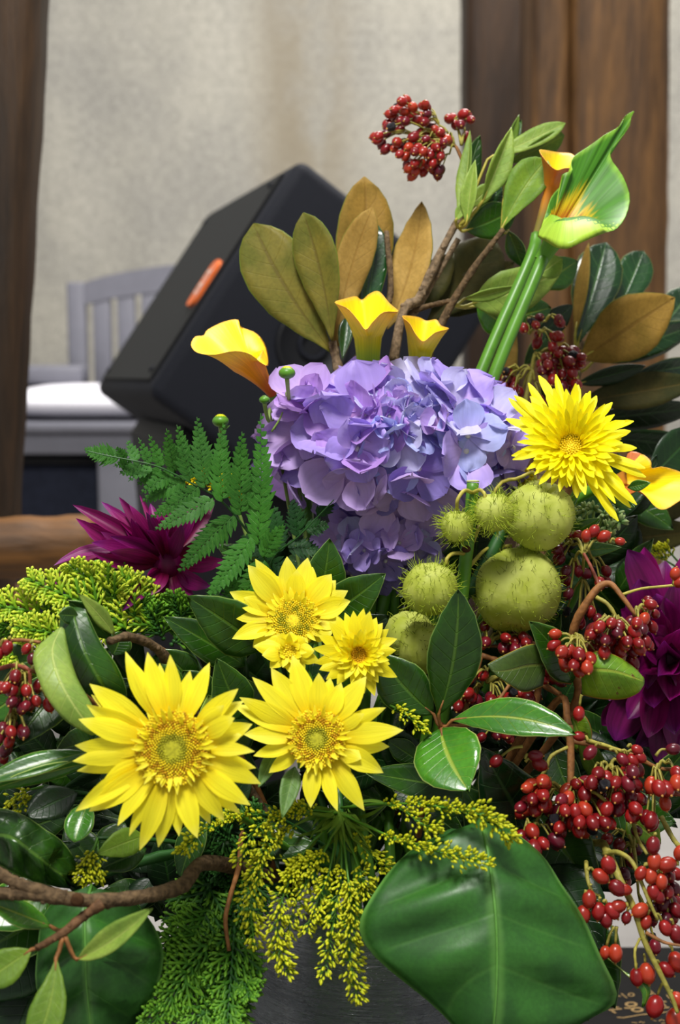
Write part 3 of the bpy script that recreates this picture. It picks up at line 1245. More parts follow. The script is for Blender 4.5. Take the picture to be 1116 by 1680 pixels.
# ------------------------------------------------------------------ the room
def m_wall():
    t = NT('rough_concrete')
    ob = t.obj()
    n1 = t.noise(ob, 48.0, 4.0, 0.85)
    n2 = t.noise(ob, 2.2, 4.0, 0.6)
    n3 = t.noise(t.scale(ob, (5.0, 5.0, 0.8)), 1.0, 3.0)
    col = t.mix(t.ss(n2, 0.3, 0.7), lin((160, 157, 149)), lin((180, 176, 164)))
    f = t.math('MULTIPLY', t.ss(n1, 0.3, 0.7, 0.74, 1.22), t.ss(n3, 0.25, 0.75, 0.92, 1.07))
    col = t.mix(1.0, col, t.vec(f, f, f), 'MULTIPLY')
    # damp stain with a shape of its own
    s = t.n('ShaderNodeSeparateXYZ')
    t.put(s.inputs[0], ob)
    dx = t.math('MULTIPLY', t.math('ABSOLUTE', t.math('SUBTRACT', s.outputs[0], -0.12)), 1.0)
    band = t.math('MULTIPLY', t.ss(dx, 0.02, 0.26, 1.0, 0.0), t.ss(t.math('ADD', n2, n3), 0.7, 1.1))
    col = t.mix(t.math('MULTIPLY', band, 0.8), col, lin((138, 126, 104)))
    t.bump(n1, 0.5, 0.01)
    return t.done(col, 0.9, 0.2)


def m_grille():
    t = NT('perforated_grille')
    u, v = t.uv()
    a = t.math('FRACT', t.math('MULTIPLY', u, 70.0))
    b = t.math('FRACT', t.math('MULTIPLY', v, 90.0))
    k = t.math('MULTIPLY', t.ss(t.math('ABSOLUTE', t.math('SUBTRACT', a, .5)), .2, .35), t.ss(t.math('ABSOLUTE', t.math('SUBTRACT', b, .5)), .2, .35))
    col = t.mix(k, lin((36, 38, 40)), lin((13, 13, 14)))
    t.b.inputs['Metallic'].default_value = 0.2
    return t.done(col, 0.6, 0.25)


M['wall'] = m_wall()
M['floor'] = m_plain('pale_floor', (158, 154, 150), 0.6, 0.3, 0.1, 12.0)
M['wood_dark'] = m_wood('timber_dark', (70, 48, 28), (42, 28, 18), s=14.0)  # darker wood tone for the rear right-hand post
M['wood_mid'] = m_wood('timber_brown', (128, 90, 48), (72, 50, 30), s=16.0)
M['wood_post'] = m_wood('old_timber', (72, 50, 28), (34, 25, 16), s=14.0)
M['wood_log'] = m_wood('varnished_log', (138, 92, 42), (78, 52, 26), axis=0)
M['bench'] = m_plain('grey_paint', (112, 112, 121), 0.5, 0.4, 0.04, 30.0)
M['navy'] = m_plain('dark_navy_cloth', (34, 38, 52), 0.8, 0.2, 0.15, 60.0)
M['cabinet'] = m_plain('black_textured_paint', (24, 26, 34), 0.7, 0.2, 0.12, 700.0, 0.4)
M['grille'] = m_grille()
M['black_plastic'] = m_plain('black_plastic', (18, 19, 23), 0.55, 0.3, 0.1)
M['badge_orange'] = m_plain('badge_orange', (236, 112, 44), 0.4, 0.4, 0.05)
M['badge_pale'] = m_plain('badge_pale', (244, 214, 196), 0.4, 0.4, 0.05)
M['black_lacquer'] = m_plain('black_lacquer', (12, 12, 13), 0.6, 0.2, 0.2, 80.0)
M['gold'] = m_plain('gold_print', (176, 142, 84), 0.5, 0.4, 0.2, 400.0)


def m_cushion():
    t = NT('white_cotton_with_red_print')
    ob = t.obj()
    s = t.n('ShaderNodeSeparateXYZ')
    t.put(s.inputs[0], ob)
    nz = t.noise(ob, 22.0, 2.0)
    k = t.math('MULTIPLY', t.ss(nz, .52, .56), t.ss(s.outputs[0], -.735, -.715, 1.0, 0.0))
    col = t.mix(k, lin((240, 238, 246)), lin((196, 30, 70)))
    return t.done(col, 0.9, 0.1)


M['cushion'] = m_cushion()

mb = MB()
mb.box((-3.5, 5.0, 0), (3.5, 5.15, 3.4))
o = part('wall_back', mb, M['wall'], smooth=False, kind='structure')
mb = MB()
mb.box((-3.5, -1.5, -.1), (3.5, 5.0, 0))
o = part('floor', mb, M['floor'], smooth=False, kind='structure')


def yplane(px, py, y):
    return onplane(px, py, Vector((0, y, 0)), Vector((0, 1, 0)))


def timber(parent, name, top, bot, y, mat, dep, label=None):
    """sawn timber between a pixel span at its top and one at its foot, front face at depth y"""
    (x0, y0, x1), (x2, y2, x3) = top, bot
    n = 26
    mb = MB()
    rows = []
    A, B, C_, D = yplane(x0, y0, y), yplane(x1, y0, y), yplane(x2, y2, y), yplane(x3, y2, y)
    for i in range(n + 1):
        s = i / n
        a, b = C_.lerp(A, s), D.lerp(B, s)
        w = (b - a)
        e = .012
        q = [a + Vector((e, 0, 0)), a.lerp(b, .33), a.lerp(b, .66), b - Vector((e, 0, 0)), b + Vector((0, e, 0)), b + Vector((0, dep - e, 0)),
             b + Vector((-e, dep, 0)), a + Vector((e, dep, 0)), a + Vector((0, dep - e, 0)), a + Vector((0, e, 0))]
        rows.append([p + Vector((random.uniform(-.0015, .0015), random.uniform(-.0015, .0015), 0)) for p in q])
    rows = [r[:] for r in rows]
    mb.grid(rows, 0, close=True)
    mb.f.append(tuple(range(10))[::-1])
    mb.m.append(0)
    mb.f.append(tuple(n * 10 + k for k in range(10)))
    mb.m.append(0)
    return part(name, mb, M[mat], parent, label=label)


FLOOR_PY = lambda y: 840 + FPX * math.tan(math.atan(CAM_Z / y) - rad(PITCH))
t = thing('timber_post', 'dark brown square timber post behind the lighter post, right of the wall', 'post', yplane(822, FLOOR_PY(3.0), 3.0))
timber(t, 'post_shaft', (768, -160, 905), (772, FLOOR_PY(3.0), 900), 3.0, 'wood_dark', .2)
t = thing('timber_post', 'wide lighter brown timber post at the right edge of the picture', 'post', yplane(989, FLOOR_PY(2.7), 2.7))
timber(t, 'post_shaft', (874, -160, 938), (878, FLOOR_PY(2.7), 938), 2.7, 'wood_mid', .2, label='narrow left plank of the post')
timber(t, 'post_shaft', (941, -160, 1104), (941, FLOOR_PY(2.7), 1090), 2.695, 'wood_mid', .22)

# timber easel on the left: leaning post, round log rail, low board
t = thing('wooden_easel', 'old brown timber easel with leaning post and round log rail at the left edge', 'easel', yplane(-60, FLOOR_PY(1.75), 1.75))
timber(t, 'post_shaft', (-70, -120, 62), (-140, FLOOR_PY(1.72), -24), 1.72, 'wood_post', .1)
mb = MB()
a, b = P(-150, 905, 1.66), P(158, 894, 1.70)
pts = [a.lerp(b, i / 14) for i in range(15)]
mb.tube(pts, [sz(51, 1.68) * (1 + random.uniform(-.03, .03)) for _ in range(14)] + [sz(45, 1.68)], 18)
part('log_rail', mb, M['wood_log'], t)
mb = MB()
a, b = P(-120, 998, 1.8), P(62, 996, 1.85)
mb.box((a.x, a.y, a.z - .010), (b.x, a.y + .12, a.z + .010))
bevel(mb, 'low_board', M['wood_log'], t, .003)

# bench
fr = P(110, 690, 3.15)
SZ_, FY = fr.z, fr.y
Xl, Xr = P(-4, 690, 3.15).x, P(-4, 690, 3.15).x + 0.98
t = thing('garden_bench', 'grey painted slatted-back bench with white cushion, behind the black speaker', 'bench', Vector((Xl, FY, 0)))
mb = MB()
mb.box((Xl - .1, FY - .02, SZ_ - .026), (Xr, FY + .52, SZ_ - .004))
bevel(mb, 'seat', M['bench'], t, .006)
ap = P(110, 746, 3.15).z
mb = MB()
mb.box((Xl - .1, FY, ap), (Xr, FY + .03, SZ_ - .027))
bevel(mb, 'apron', M['bench'], t, .004)
yb = FY + .46
ztop = yplane(124, 463, yb).z
xa, xb = yplane(109, 500, yb).x, yplane(139, 500, yb).x
for i, (u, v) in enumerate(((xa, xb), (xa + .80, xb + .80))):
    mb = MB()
    mb.box((u, yb, 0), (v, yb + .05, ztop))
    bevel(mb, 'back_post', M['bench'], t, .006)
mb = MB()
rows = []
for i in range(17):
    s = i / 16
    x = xb + (xa + .80 - xb) * s
    h = .052 * math.sin(math.pi * s) ** .8
    z1, z0 = ztop + h, ztop + h * .8 - sz(33, 3.6) - .004
    rows.append([Vector((x, yb + .003, z0)), Vector((x, yb + .003, z1)), Vector((x, yb + .045, z1)), Vector((x, yb + .045, z0))])
mb.grid(rows, 0, close=True)
part('top_rail', mb, M['bench'], t, smooth=False)
step = (yplane(206, 540, yb).x - yplane(166, 540, yb).x)
xs = yplane(152, 540, yb).x
k = 0
while xs + k * step * 1.0 < xa + .82:
    x0 = xs + k * step
    mb = MB()
    mb.box((x0, yb + .006, SZ_ - .06), (x0 + step * .72, yb + .042, ztop + .03 * min(1, (k + 1) / 4) - .03))
    bevel(mb, 'back_slat', M['bench'], t, .003)
    k += 1
mb = MB()
mb.box((xb, yb + .01, SZ_ - .05), (xa + .80, yb + .04, SZ_ + .02))
bevel(mb, 'lower_rail', M['bench'], t, .004)
za, zb_ = P(60, 600, 3.5).z, P(60, 630, 3.5).z
mb = MB()
mb.box((P(-30, 600, 3.5).x, FY + .33, zb_), (P(138, 600, 3.5).x, FY + .44, za))
bevel(mb, 'armrest', M['bench'], t, .008)
mb = MB()
mb.box((P(-30, 600, 3.5).x, FY + .40, SZ_ - .02), (P(137, 600, 3.5).x, FY + .43, zb_))
bevel(mb, 'dark_panel', M['navy'], t, .004)  # dark navy slab filling the space under the armrest
for (pa, pb, yy) in ((158, 226, FY), (158 + 480, 226 + 480, FY), (-90, -30, FY)):
    mb = MB()
    x0, x1 = P(pa, 800, 3.15).x, P(pb, 800, 3.15).x
    mb.box((x0, yy + .002, 0), (x1, yy + .05, ap))
    bevel(mb, 'leg', M['bench'], t, .004)

t = thing('cushion', 'white seat cushion with a red print at its left end, on the grey bench', 'cushion', Vector((P(110, 690, 3.3).x, FY + .18, SZ_)))
mb = MB()
c0, c1 = P(8, 690, 3.3).x, P(330, 690, 3.3).x
cx, hx = (c0 + c1) / 2, (c1 - c0) / 2
hz = (P(110, 640, 3.3).z - P(110, 692, 3.3).z) / 2
rows = []
for i in range(13):
    th = math.pi * i / 12
    row = []
    for j in range(28):
        ph = 2 * math.pi * j / 28
        sg = lambda v, e: math.copysign(abs(v) ** e, v)
        row.append(Vector((cx + hx * sg(math.cos(ph), .45) * math.sin(th) ** .6, FY + .18 + .17 * sg(math.sin(ph), .45) * math.sin(th) ** .6,
                           SZ_ - .002 + hz - hz * math.cos(th) * (1 if th > 1.5 else 1))))
    rows.append(row)
mb.grid(rows, 0, close=True)
part('cushion_cover', mb, M['cushion'], t)

t = thing('storage_box', 'dark navy box standing under the grey bench, left of its leg', 'box', Vector((P(80, 900, 3.3).x, FY + .2, 0)))
mb = MB()
mb.box((P(-40, 800, 3.3).x, FY + .07, 0), (P(170, 800, 3.3).x, FY + .42, ap - .03))
bevel(mb, 'box_body', M['navy'], t, .01)
mb = MB()
mb.box((P(-44, 800, 3.3).x, FY + .062, ap - .0295), (P(174, 800, 3.3).x, FY + .43, ap - .012))
bevel(mb, 'box_lid', M['black_plastic'], t, .004)

# loudspeaker
A, D, C_ = P(495, 257, 1.90), P(243, 648, 1.87), P(812, 506, 1.99)
W_ = P(348, 343, 2.50) - A
a, b = D - A, C_ - A
b = b - W_ * (b.dot(W_) / W_.length_squared)
a = a - W_ * (a.dot(W_) / W_.length_squared)
t = thing('loudspeaker', 'black loudspeaker cabinet tilted on its edge with a grille and orange badge', 'loudspeaker', A + a + b)
vs = [A + a * i + b * j + W_ * k for k in (0, 1) for j in (0, 1) for i in (0, 1)]
mb = MB()
mb.add(vs, [(0, 1, 3, 2), (4, 6, 7, 5), (0, 4, 5, 1), (2, 3, 7, 6), (0, 2, 6, 4), (1, 5, 7, 3)])
cab = bevel(mb, 'cabinet', M['cabinet'], t, .016, 4)
bm = bmesh.new()
bm.from_mesh(cab.data)
bmesh.ops.recalc_face_normals(bm, faces=bm.faces)
bm.to_mesh(cab.data)
bm.free()
nb = -b.normalized()


def fp(u, v, h):
    return A + a * u + W_ * v + nb * h


g = MB()
g.grid([[fp(.06 + .88 * i / 6, .075 + .87 * j / 6, .004) for i in range(7)] for j in range(7)], 0)
o0 = [fp(u, v, h) for h in (-.003, .004) for (u, v) in ((.06, .075), (.94, .075), (.94, .945), (.06, .945))]
g.add(o0, [(0, 1, 5, 4), (1, 2, 6, 5), (2, 3, 7, 6), (3, 0, 4, 7)])
gr = part('grille', g, M['grille'], t, smooth=False, label='perforated black front grille')
# badge lies along the lower edge of the grille
bp = MB()
ring = []
for k in range(20):
    q = 2 * math.pi * k / 20
    ring.append((.53 + .100 * math.copysign(abs(math.cos(q)) ** .55, math.cos(q)), .145 + .045 * math.copysign(abs(math.sin(q)) ** .55, math.sin(q))))
bp.grid([[fp(u, v, h) for (u, v) in ring] for h in (.003, .009)], 0, close=True)
bp.f.append(tuple(20 + k for k in range(20)))
bp.m.append(0)
bd = part('badge', bp, M['badge_orange'], gr, smooth=False, label='orange badge with pale lettering band')
# pale band with block lettering
bp = MB()
for (u0, u1, v0, v1) in ((.475, .49, .125, .168), (.49, .51, .125, .134), (.49, .51, .159, .168), (.51, .52, .134, .159),
                         (.53, .545, .125, .168), (.545, .57, .125, .133), (.545, .57, .142, .150), (.545, .57, .160, .168), (.57, .58, .13, .164),
                         (.46, .60, .107, .116)):
    bp.grid([[fp(u0, v0, .0096), fp(u1, v0, .0096)], [fp(u0, v1, .0096), fp(u1, v1, .0096)]], 0)
part('badge_lettering', bp, M['badge_pale'], gr, smooth=False)
# pole socket in the near end
nw = -W_.normalized()
ce = onplane(512, 566, A + nw * .001, nw)
X_ = a.normalized()
Y_ = nw.cross(X_)
r0_ = sz(58, 1.93)
mb = MB()
mb.grid([[ce + (X_ * math.cos(k * math.pi / 16) + Y_ * math.sin(k * math.pi / 16)) * r0_ * s + nw * h for k in range(32)]
         for s, h in ((1.08, 0), (1.05, .005), (.97, .006), (.92, .002), (.5, .0012), (.02, .001))], 0, close=True)
part('pole_socket', mb, M['black_plastic'], t)
mb = MB()
mb.grid([[ce + (X_ * math.cos(k * math.pi / 12) + Y_ * math.sin(k * math.pi / 12)) * r0_ * s + nw * h for k in range(24)]
         for s, h in ((.45, .001), (.44, .008), (.33, .009), (.30, .003))], 0, close=True)
part('socket_ring', mb, M['cabinet'], t)
# corner screws
for (u, v) in ((.10, .12), (.90, .12), (.10, .90), (.90, .90)):
    mb = MB()
    c = fp(u, v, .0045)
    mb.tube([c, c + nb * .002, c + nb * .003], [.005, .005, .002], 8)
    part('screw', mb, M['cabinet'], gr)

lowest = A + a + b
t = thing('speaker_stand', 'black tapered stand holding the tilted loudspeaker, half hidden by the fern', 'stand', Vector((lowest.x - .06, lowest.y + .3, 0)))
mb = MB()
mid = A + a + b * .5 + W_ * .45
dn = a.normalized()
hh = [D + W_ * .12 + b * .22, D + W_ * .12 + b * .93, D + W_ * .8 + b * .93, D + W_ * .8 + b * .22]
rows = [[p + dn * .003 for p in hh], [p + dn * .03 for p in hh]]
mb.grid(rows, 0, close=True)
mb.f += [(0, 1, 2, 3), (7, 6, 5, 4)]
mb.m += [0, 0]
part('cradle', mb, M['black_plastic'], t, smooth=False)
mb = MB()
tp = [p + dn * .03 for p in hh]
cc = sum(tp, Vector()) / 4
ft = [Vector((cc.x + sx * .11, cc.y + sy * .14, 0)) for sx, sy in ((-1, -1), (1, -1), (1, 1), (-1, 1))]
rows = [tp, [p.lerp(q, .25) for p, q in zip(tp, ft)], ft]
mb.grid(rows, 0, close=True)
part('stand_body', mb, M['black_plastic'], t, smooth=False)

# black low table with gold writing, and the vase on it
TZ = .11
t = thing('low_table', 'low black table under the vase with gold brush lettering on its top', 'table', Vector((.05, .95, 0)))
mb = MB()
mb.box((-.55, .5, TZ - .03), (.62, 1.31, TZ))
bevel(mb, 'table_top', M['black_lacquer'], t, .003)
for sx in (-.48, .55):
    for sy in (.56, 1.25):
        mb = MB()
        mb.box((sx - .025, sy - .025, 0), (sx + .025, sy + .025, TZ - .03))
        bevel(mb, 'leg', M['black_lacquer'], t, .003)
g = MB()


def gold(poly, w, close=False):
    pts = [onz(1000 + x / 9.62, 1580 + y / 9.62, TZ + .0004) for x, y in poly]
    n = len(pts)
    L, R = [], []
    wm = w / 9.62 / FPX * 1.3
    for i in range(n):
        p0 = pts[(i - 1) % n] if close else pts[max(i - 1, 0)]
        p1 = pts[(i + 1) % n] if close else pts[min(i + 1, n - 1)]
        d = (p1 - p0).normalized()
        s = Vector((-d.y * 1.0, d.x * 1.0, 0)) * wm
        L.append(pts[i] + s)
        R.append(pts[i] - s)
    if close:
        L.append(L[0])
        R.append(R[0])
    g.grid([R, L], 0)


def circ(x, y, rx, ry):
    return [(x + rx * math.cos(q * math.pi / 10), y + ry * math.sin(q * math.pi / 10)) for q in range(20)]


for pl in ([(130, 512), (182, 530)], [(190, 480), (280, 552)], [(640, 430), (732, 508)], [(690, 470), (640, 500)], [(900, 500), (960, 560)]):
    gold(pl, 12)
gold(circ(345, 500, 45, 24), 10, True)
gold(circ(345, 650, 80, 30), 20, True)
gold(circ(440, 735, 80, 30), 20, True)
gold(circ(1055, 600, 66, 34), 18, True)
for pl in ([(-10, 742), (195, 720)], [(60, 690), (150, 700)], [(40, 752), (102, 790)], [(238, 710), (345, 708)], [(600, 672), (640, 600)],
           [(800, 712), (948, 698)], [(830, 610), (902, 606)], [(836, 632), (892, 682)]):
    gold(pl, 18)
gold([(118, 855), (220, 862), (300, 850), (450, 822), (640, 797), (800, 783), (952, 768)], 13)
for pl in ([(355, 935), (440, 946)], [(470, 940), (500, 920), (530, 945), (556, 930)], [(700, 908), (742, 914)], [(785, 915), (825, 888), (872, 916)],
           [(820, 950), (890, 948)]):
    gold(pl, 9)
part('gold_lettering', g, M['gold'], t, smooth=False, label='gold brush lettering printed on the black top')


def m_glass():
    t = NT('clear_glass')
    u, v = t.uv()
    st = t.noise(t.vec(t.math('MULTIPLY', u, 9.0), t.math('ADD', t.math('MULTIPLY', v, 95.0), t.math('MULTIPLY', u, 14.0))), 1.0, 3.0)
    st2 = t.noise(t.vec(t.math('MULTIPLY', u, 30.0), t.math('ADD', t.math('MULTIPLY', v, 230.0), t.math('MULTIPLY', u, 10.0)), 4.0), 1.0, 2.0)
    t.bump(t.math('ADD', st, t.math('MULTIPLY', st2, .6)), 0.55, 0.003)
    t.b.inputs['Transmission Weight'].default_value = 0.93
    t.b.inputs['IOR'].default_value = 1.48
    col = t.mix(t.ss(st2, .60, .70), lin((206, 210, 214)), lin((244, 244, 246)))
    rg = t.ss(st2, .56, .72, .05, .42)
    return t.done(col, rg, 0.5)


def m_water():
    t = NT('water')
    t.b.inputs['Transmission Weight'].default_value = 1.0
    t.b.inputs['IOR'].default_value = 1.33
    return t.done(lin((216, 222, 220)), 0.02, 0.5)


M['glass'] = m_glass()
M['water'] = m_water()
t = thing('vase', 'round clear glass vase with fine swirled lines, under the goldenrod', 'vase', Vector((VASE.x, VASE.y, TZ)))
prof = [(.0, .001), (.060, .001), (.078, .012), (.090, .045), (.0955, .085), (.094, .125), (.088, .165), (.081, .190), (.0805, .202), (.084, .207)]
th = .0035
inn = [(max(0, r - th), z + (th * 1.6 if r < .07 else 0)) for r, z in prof]
inn[0] = (0, .008)
inn[1] = (.056, .008)
inn[2] = (.0735, .0165)
full = prof + inn[::-1]


def lathe(pr, seg=64):
    rr = []
    for i, (r, z) in enumerate(pr):
        rr.append([VASE + Vector((max(r, .0004) * math.cos(2 * math.pi * k / seg), max(r, .0004) * math.sin(2 * math.pi * k / seg), TZ + z)) for k in range(seg)])
    return rr


def dens(pr, n):
    return [(p.x, p.y) for p in cat([Vector((r, z, 0)) for r, z in pr], n)]


mb = MB()
pr = dens(prof, 40) + dens(inn, 40)[::-1]
mb.grid(lathe(pr), 0, [(k / 64, z / .2) for (r, z) in pr for k in range(64)], close=True)
part('vase_body', mb, M['glass'], t)
mb = MB()
wp = [(r - .0006, z + (.0006 if r < .06 else 0)) for r, z in dens(inn, 40) if z < .15]
wp.append((wp[-1][0], .15))
wp.append((.0, .15))
mb.grid(lathe(wp), 0, close=True)
wt = part('water', mb, M['water'], t)

# ================================================================== the arrangement
# ------------------------------------------------------------------ woody branches with leaves
# magnolia branch in the middle, brown backs of the leaves to the camera
t = thing('magnolia_branch', 'magnolia branch with tall brown-backed leaves standing before the loudspeaker', 'branch', P(556, 640, 1.10))
branch(t, [(545, 560, 1.10), (556, 610, 1.10), (572, 700, 1.09), VASE + Vector((.0, .03, RIM_Z))], .0035, .005, 'bark_grey', knots=3)
branch(t, [(560, 615, 1.10), (600, 570, 1.10), (640, 490, 1.11), (634, 380, 1.13)], .003, .0022, 'bark', knots=4, name='twig')
leaf(t, 545, 578, 416, 372, 112, 1.10, 1.10, 'magnolia_top', 'magnolia_olive', flip=True, prof='obov', bend=(-.04, .03), fold=8, roll=8, n=16, wav=.02, droop=-.02)
leaf(t, 545, 560, 498, 349, 76, 1.09, 1.09, 'magnolia_top', 'magnolia_olive', flip=True, prof='obov', bend=(.03, .0), fold=14, roll=-14, n=16)
leaf(t, 546, 578, 598, 290, 100, 1.12, 1.14, 'magnolia_top', 'magnolia_brown', flip=True, prof='obov', bend=(.06, .02), fold=10, roll=10, n=16, twist=10)
leaf(t, 548, 572, 612, 340, 62, 1.11, 1.11, 'magnolia_top', 'magnolia_tan', flip=True, prof='obov', bend=(-.03, -.02), fold=6, roll=6, n=16)  # paler colour stands for the lit part of the brown leaf behind
leaf(t, 594, 560, 621, 370, 48, 1.12, 1.13, 'magnolia_top', 'magnolia_brown', prof='obov', bend=(.0, .02), fold=18, roll=12)
leaf(t, 636, 540, 692, 330, 70, 1.13, 1.15, 'magnolia_top', 'magnolia_tan', flip=True, prof='ell', bend=(.05, .0), fold=16, roll=-18, n=16)
leaf(t, 562, 590, 570, 520, 26, 1.10, 1.11, 'magnolia_top', 'magnolia_brown', prof='obov')
leaf(t, 700, 530, 812, 392, 96, 1.17, 1.20, 'magnolia_top', 'magnolia_dark_olive', flip=True, prof='obov', bend=(.03, 0), fold=8)
leaf(t, 720, 520, 845, 430, 70, 1.18, 1.20, 'magnolia_top', 'magnolia_dark_olive', flip=True, prof='ell', fold=8)
leaf(t, 660, 520, 745, 415, 60, 1.16, 1.18, 'magnolia_top', 'magnolia_dark_olive', flip=True, prof='ell', fold=10)

# magnolia branch on the right
t = thing('magnolia_branch', 'magnolia branch with glossy dark and brown-backed leaves at the right edge', 'branch', P(950, 640, 1.20))
branch(t, [(960, 560, 1.20), (945, 620, 1.20), (900, 760, 1.15), VASE + Vector((.04, .04, RIM_Z))], .0035, .005, 'bark_grey')
ML = [  # bx,by,tx,ty,w,d0,d1,flip,prof,roll,top,under
    (948, 565, 995, 398, 84, 1.20, 1.22, 0, 'obov', 8, 'magnolia_top', 'magnolia_brown'),
    (1010, 520, 1056, 412, 62, 1.22, 1.24, 0, 'obov', 10, 'magnolia_top', 'magnolia_brown'),
    (944, 550, 966, 398, 26, 1.19, 1.21, 1, 'ell', -30, 'magnolia_top', 'magnolia_brown'),
    (952, 590, 1108, 488, 106, 1.17, 1.17, 1, 'ell', 6, 'magnolia_top', 'magnolia_brown'),
    (975, 592, 1150, 530, 60, 1.20, 1.22, 0, 'ell', 25, 'magnolia_top', 'magnolia_brown'),
    (1085, 540, 1140, 470, 60, 1.24, 1.26, 0, 'ell', 0, 'magnolia_top', 'magnolia_brown'),
    (945, 630, 1060, 600, 34, 1.18, 1.18, 0, 'ell', 28, 'leaf_deep', 'magnolia_brown'),
    (1040, 615, 1160, 595, 38, 1.20, 1.22, 0, 'ell', 15, 'magnolia_top', 'magnolia_brown'),
    (950, 660, 1150, 625, 62, 1.18, 1.20, 1, 'ell', -10, 'magnolia_top', 'magnolia_dark_olive'),
    (960, 690, 1150, 668, 58, 1.20, 1.22, 0, 'ell', 35, 'leaf_deep', 'magnolia_dark_olive'),
    (980, 715, 1160, 735, 60, 1.20, 1.22, 0, 'ell', 38, 'leaf_deep', 'magnolia_dark_olive'),
    (1060, 790, 1150, 700, 74, 1.13, 1.15, 0, 'ell', 20, 'leaf_deep', 'magnolia_brown'),
    (990, 850, 1150, 820, 60, 1.16, 1.18, 1, 'ell', 10, 'magnolia_top', 'magnolia_dark_olive'),
    (985, 890, 1150, 870, 60, 1.16, 1.18, 1, 'ell', 15, 'magnolia_top', 'magnolia_dark_olive'),
    (806, 690, 846, 540, 38, 1.16, 1.20, 1, 'ell', 12, 'magnolia_top', 'magnolia_brown'),
    (905, 640, 918, 520, 34, 1.21, 1.23, 1, 'ell', 0, 'magnolia_top', 'magnolia_brown'),
    (868, 720, 935, 610, 60, 1.20, 1.22, 1, 'ell', 10, 'magnolia_top', 'magnolia_dark_olive'),
]
for (bx, by, tx, ty, w, d0, d1, fl, pf, ro, tp, un) in ML:
    leaf(t, bx, by, tx, ty, w, d0, d1, tp, un, flip=bool(fl), prof=pf, roll=ro, fold=10, n=14,
         petiole=(948, 612, 1.2) if bx < 1000 and by > 540 and by < 700 and bx > 930 else None)

# laurel branch at the top, pale young leaves
t = thing('laurel_branch', 'upright branch with pale green young leaves beside the green calla lily', 'branch', P(700, 620, 1.10))
branch(t, [(764, 348, 1.12), (742, 378, 1.12), (690, 485, 1.11), (645, 600, 1.09), VASE + Vector((-.01, .04, RIM_Z))], .0026, .0048, 'bark_grey', knots=6)
branch(t, [(752, 392, 1.12), (706, 470, 1.12), (676, 520, 1.11)], .0022, .003, 'bark_grey', name='twig', knots=3)
branch(t, [(826, 376, 1.10), (800, 410, 1.10), (772, 448, 1.10), (724, 532, 1.10), (700, 620, 1.08), VASE + Vector((.02, .03, RIM_Z))], .0022, .0042, 'bark', name='twig', knots=6)
branch(t, [(668, 515, 1.11), (700, 503, 1.11), (738, 494, 1.10)], .0025, .002, 'bark', name='twig')
VL = [
    (752, 352, 771, 214, 34, 1.12, 1.13, 'leaf_bright', 'leaf_pale', 1, 'lance', -40, 34),
    (760, 350, 788, 222, 40, 1.13, 1.14, 'leaf_dark', 'leaf_under', 0, 'ell', 30, 10),
    (766, 366, 780, 262, 34, 1.10, 1.10, 'leaf_bright', 'leaf_pale', 1, 'lance', -16, 34),
    (800, 322, 852, 188, 40, 1.14, 1.15, 'leaf_dark', 'leaf_under', 1, 'lance', 38, 24),
    (806, 310, 856, 196, 34, 1.15, 1.16, 'leaf_dark', 'leaf_under', 0, 'ell', -20, 10),
    (792, 330, 840, 208, 52, 1.11, 1.11, 'leaf_bright', 'leaf_pale', 1, 'lance', 24, 38),
    (800, 262, 928, 202, 34, 1.12, 1.13, 'leaf_bright', 'leaf_pale', 1, 'obov', -22, 10),
    (830, 268, 926, 222, 46, 1.13, 1.14, 'leaf_dark', 'leaf_under', 1, 'obov', 38, 10),
    (824, 374, 898, 262, 70, 1.10, 1.11, 'leaf_mid', 'leaf_under', 1, 'obov', -14, 22),
    (786, 345, 862, 276, 66, 1.13, 1.12, 'magnolia_top', 'leaf_under', 0, 'ell', -36, 8),
    (764, 378, 848, 340, 62, 1.12, 1.12, 'leaf_dark', 'leaf_under', 0, 'ell', 12, 8),
    (770, 340, 812, 300, 30, 1.12, 1.12, 'leaf_bright', 'leaf_pale', 1, 'ell', 8, 8),
    (834, 378, 858, 438, 34, 1.12, 1.13, 'leaf_dark', 'leaf_under', 0, 'ell', 20, 8),
    (748, 362, 764, 330, 18, 1.10, 1.10, 'leaf_pale', 'leaf_pale', 0, 'ell', 0, 8),
    (775, 498, 922, 444, 78, 1.12, 1.13, 'leaf_bright', 'leaf_pale', 1, 'ov', 8, 8),
    (782, 502, 846, 546, 54, 1.13, 1.13, 'leaf_bright', 'leaf_under', 0, 'ell', 4, 8),
    (762, 490, 852, 468, 24, 1.11, 1.11, 'leaf_pale', 'leaf_pale', 0, 'lance', 26, 20),
    (880, 470, 948, 428, 56, 1.14, 1.14, 'leaf_mid', 'leaf_under', 0, 'ell', 10, 8),
    (885, 450, 924, 424, 42, 1.09, 1.09, 'leaf_pale', 'leaf_pale', 0, 'round', 0, 14),
    (820, 530, 905, 505, 60, 1.15, 1.15, 'leaf_mid', 'leaf_under', 0, 'ell', 8, 8),
    (880, 560, 940, 500, 40, 1.18, 1.18, 'leaf_deep', 'leaf_under', 0, 'ell', 10, 8),
    (860, 600, 905, 540, 30, 1.18, 1.18, 'leaf_dark', 'leaf_under', 0, 'ell', 10, 8),
]
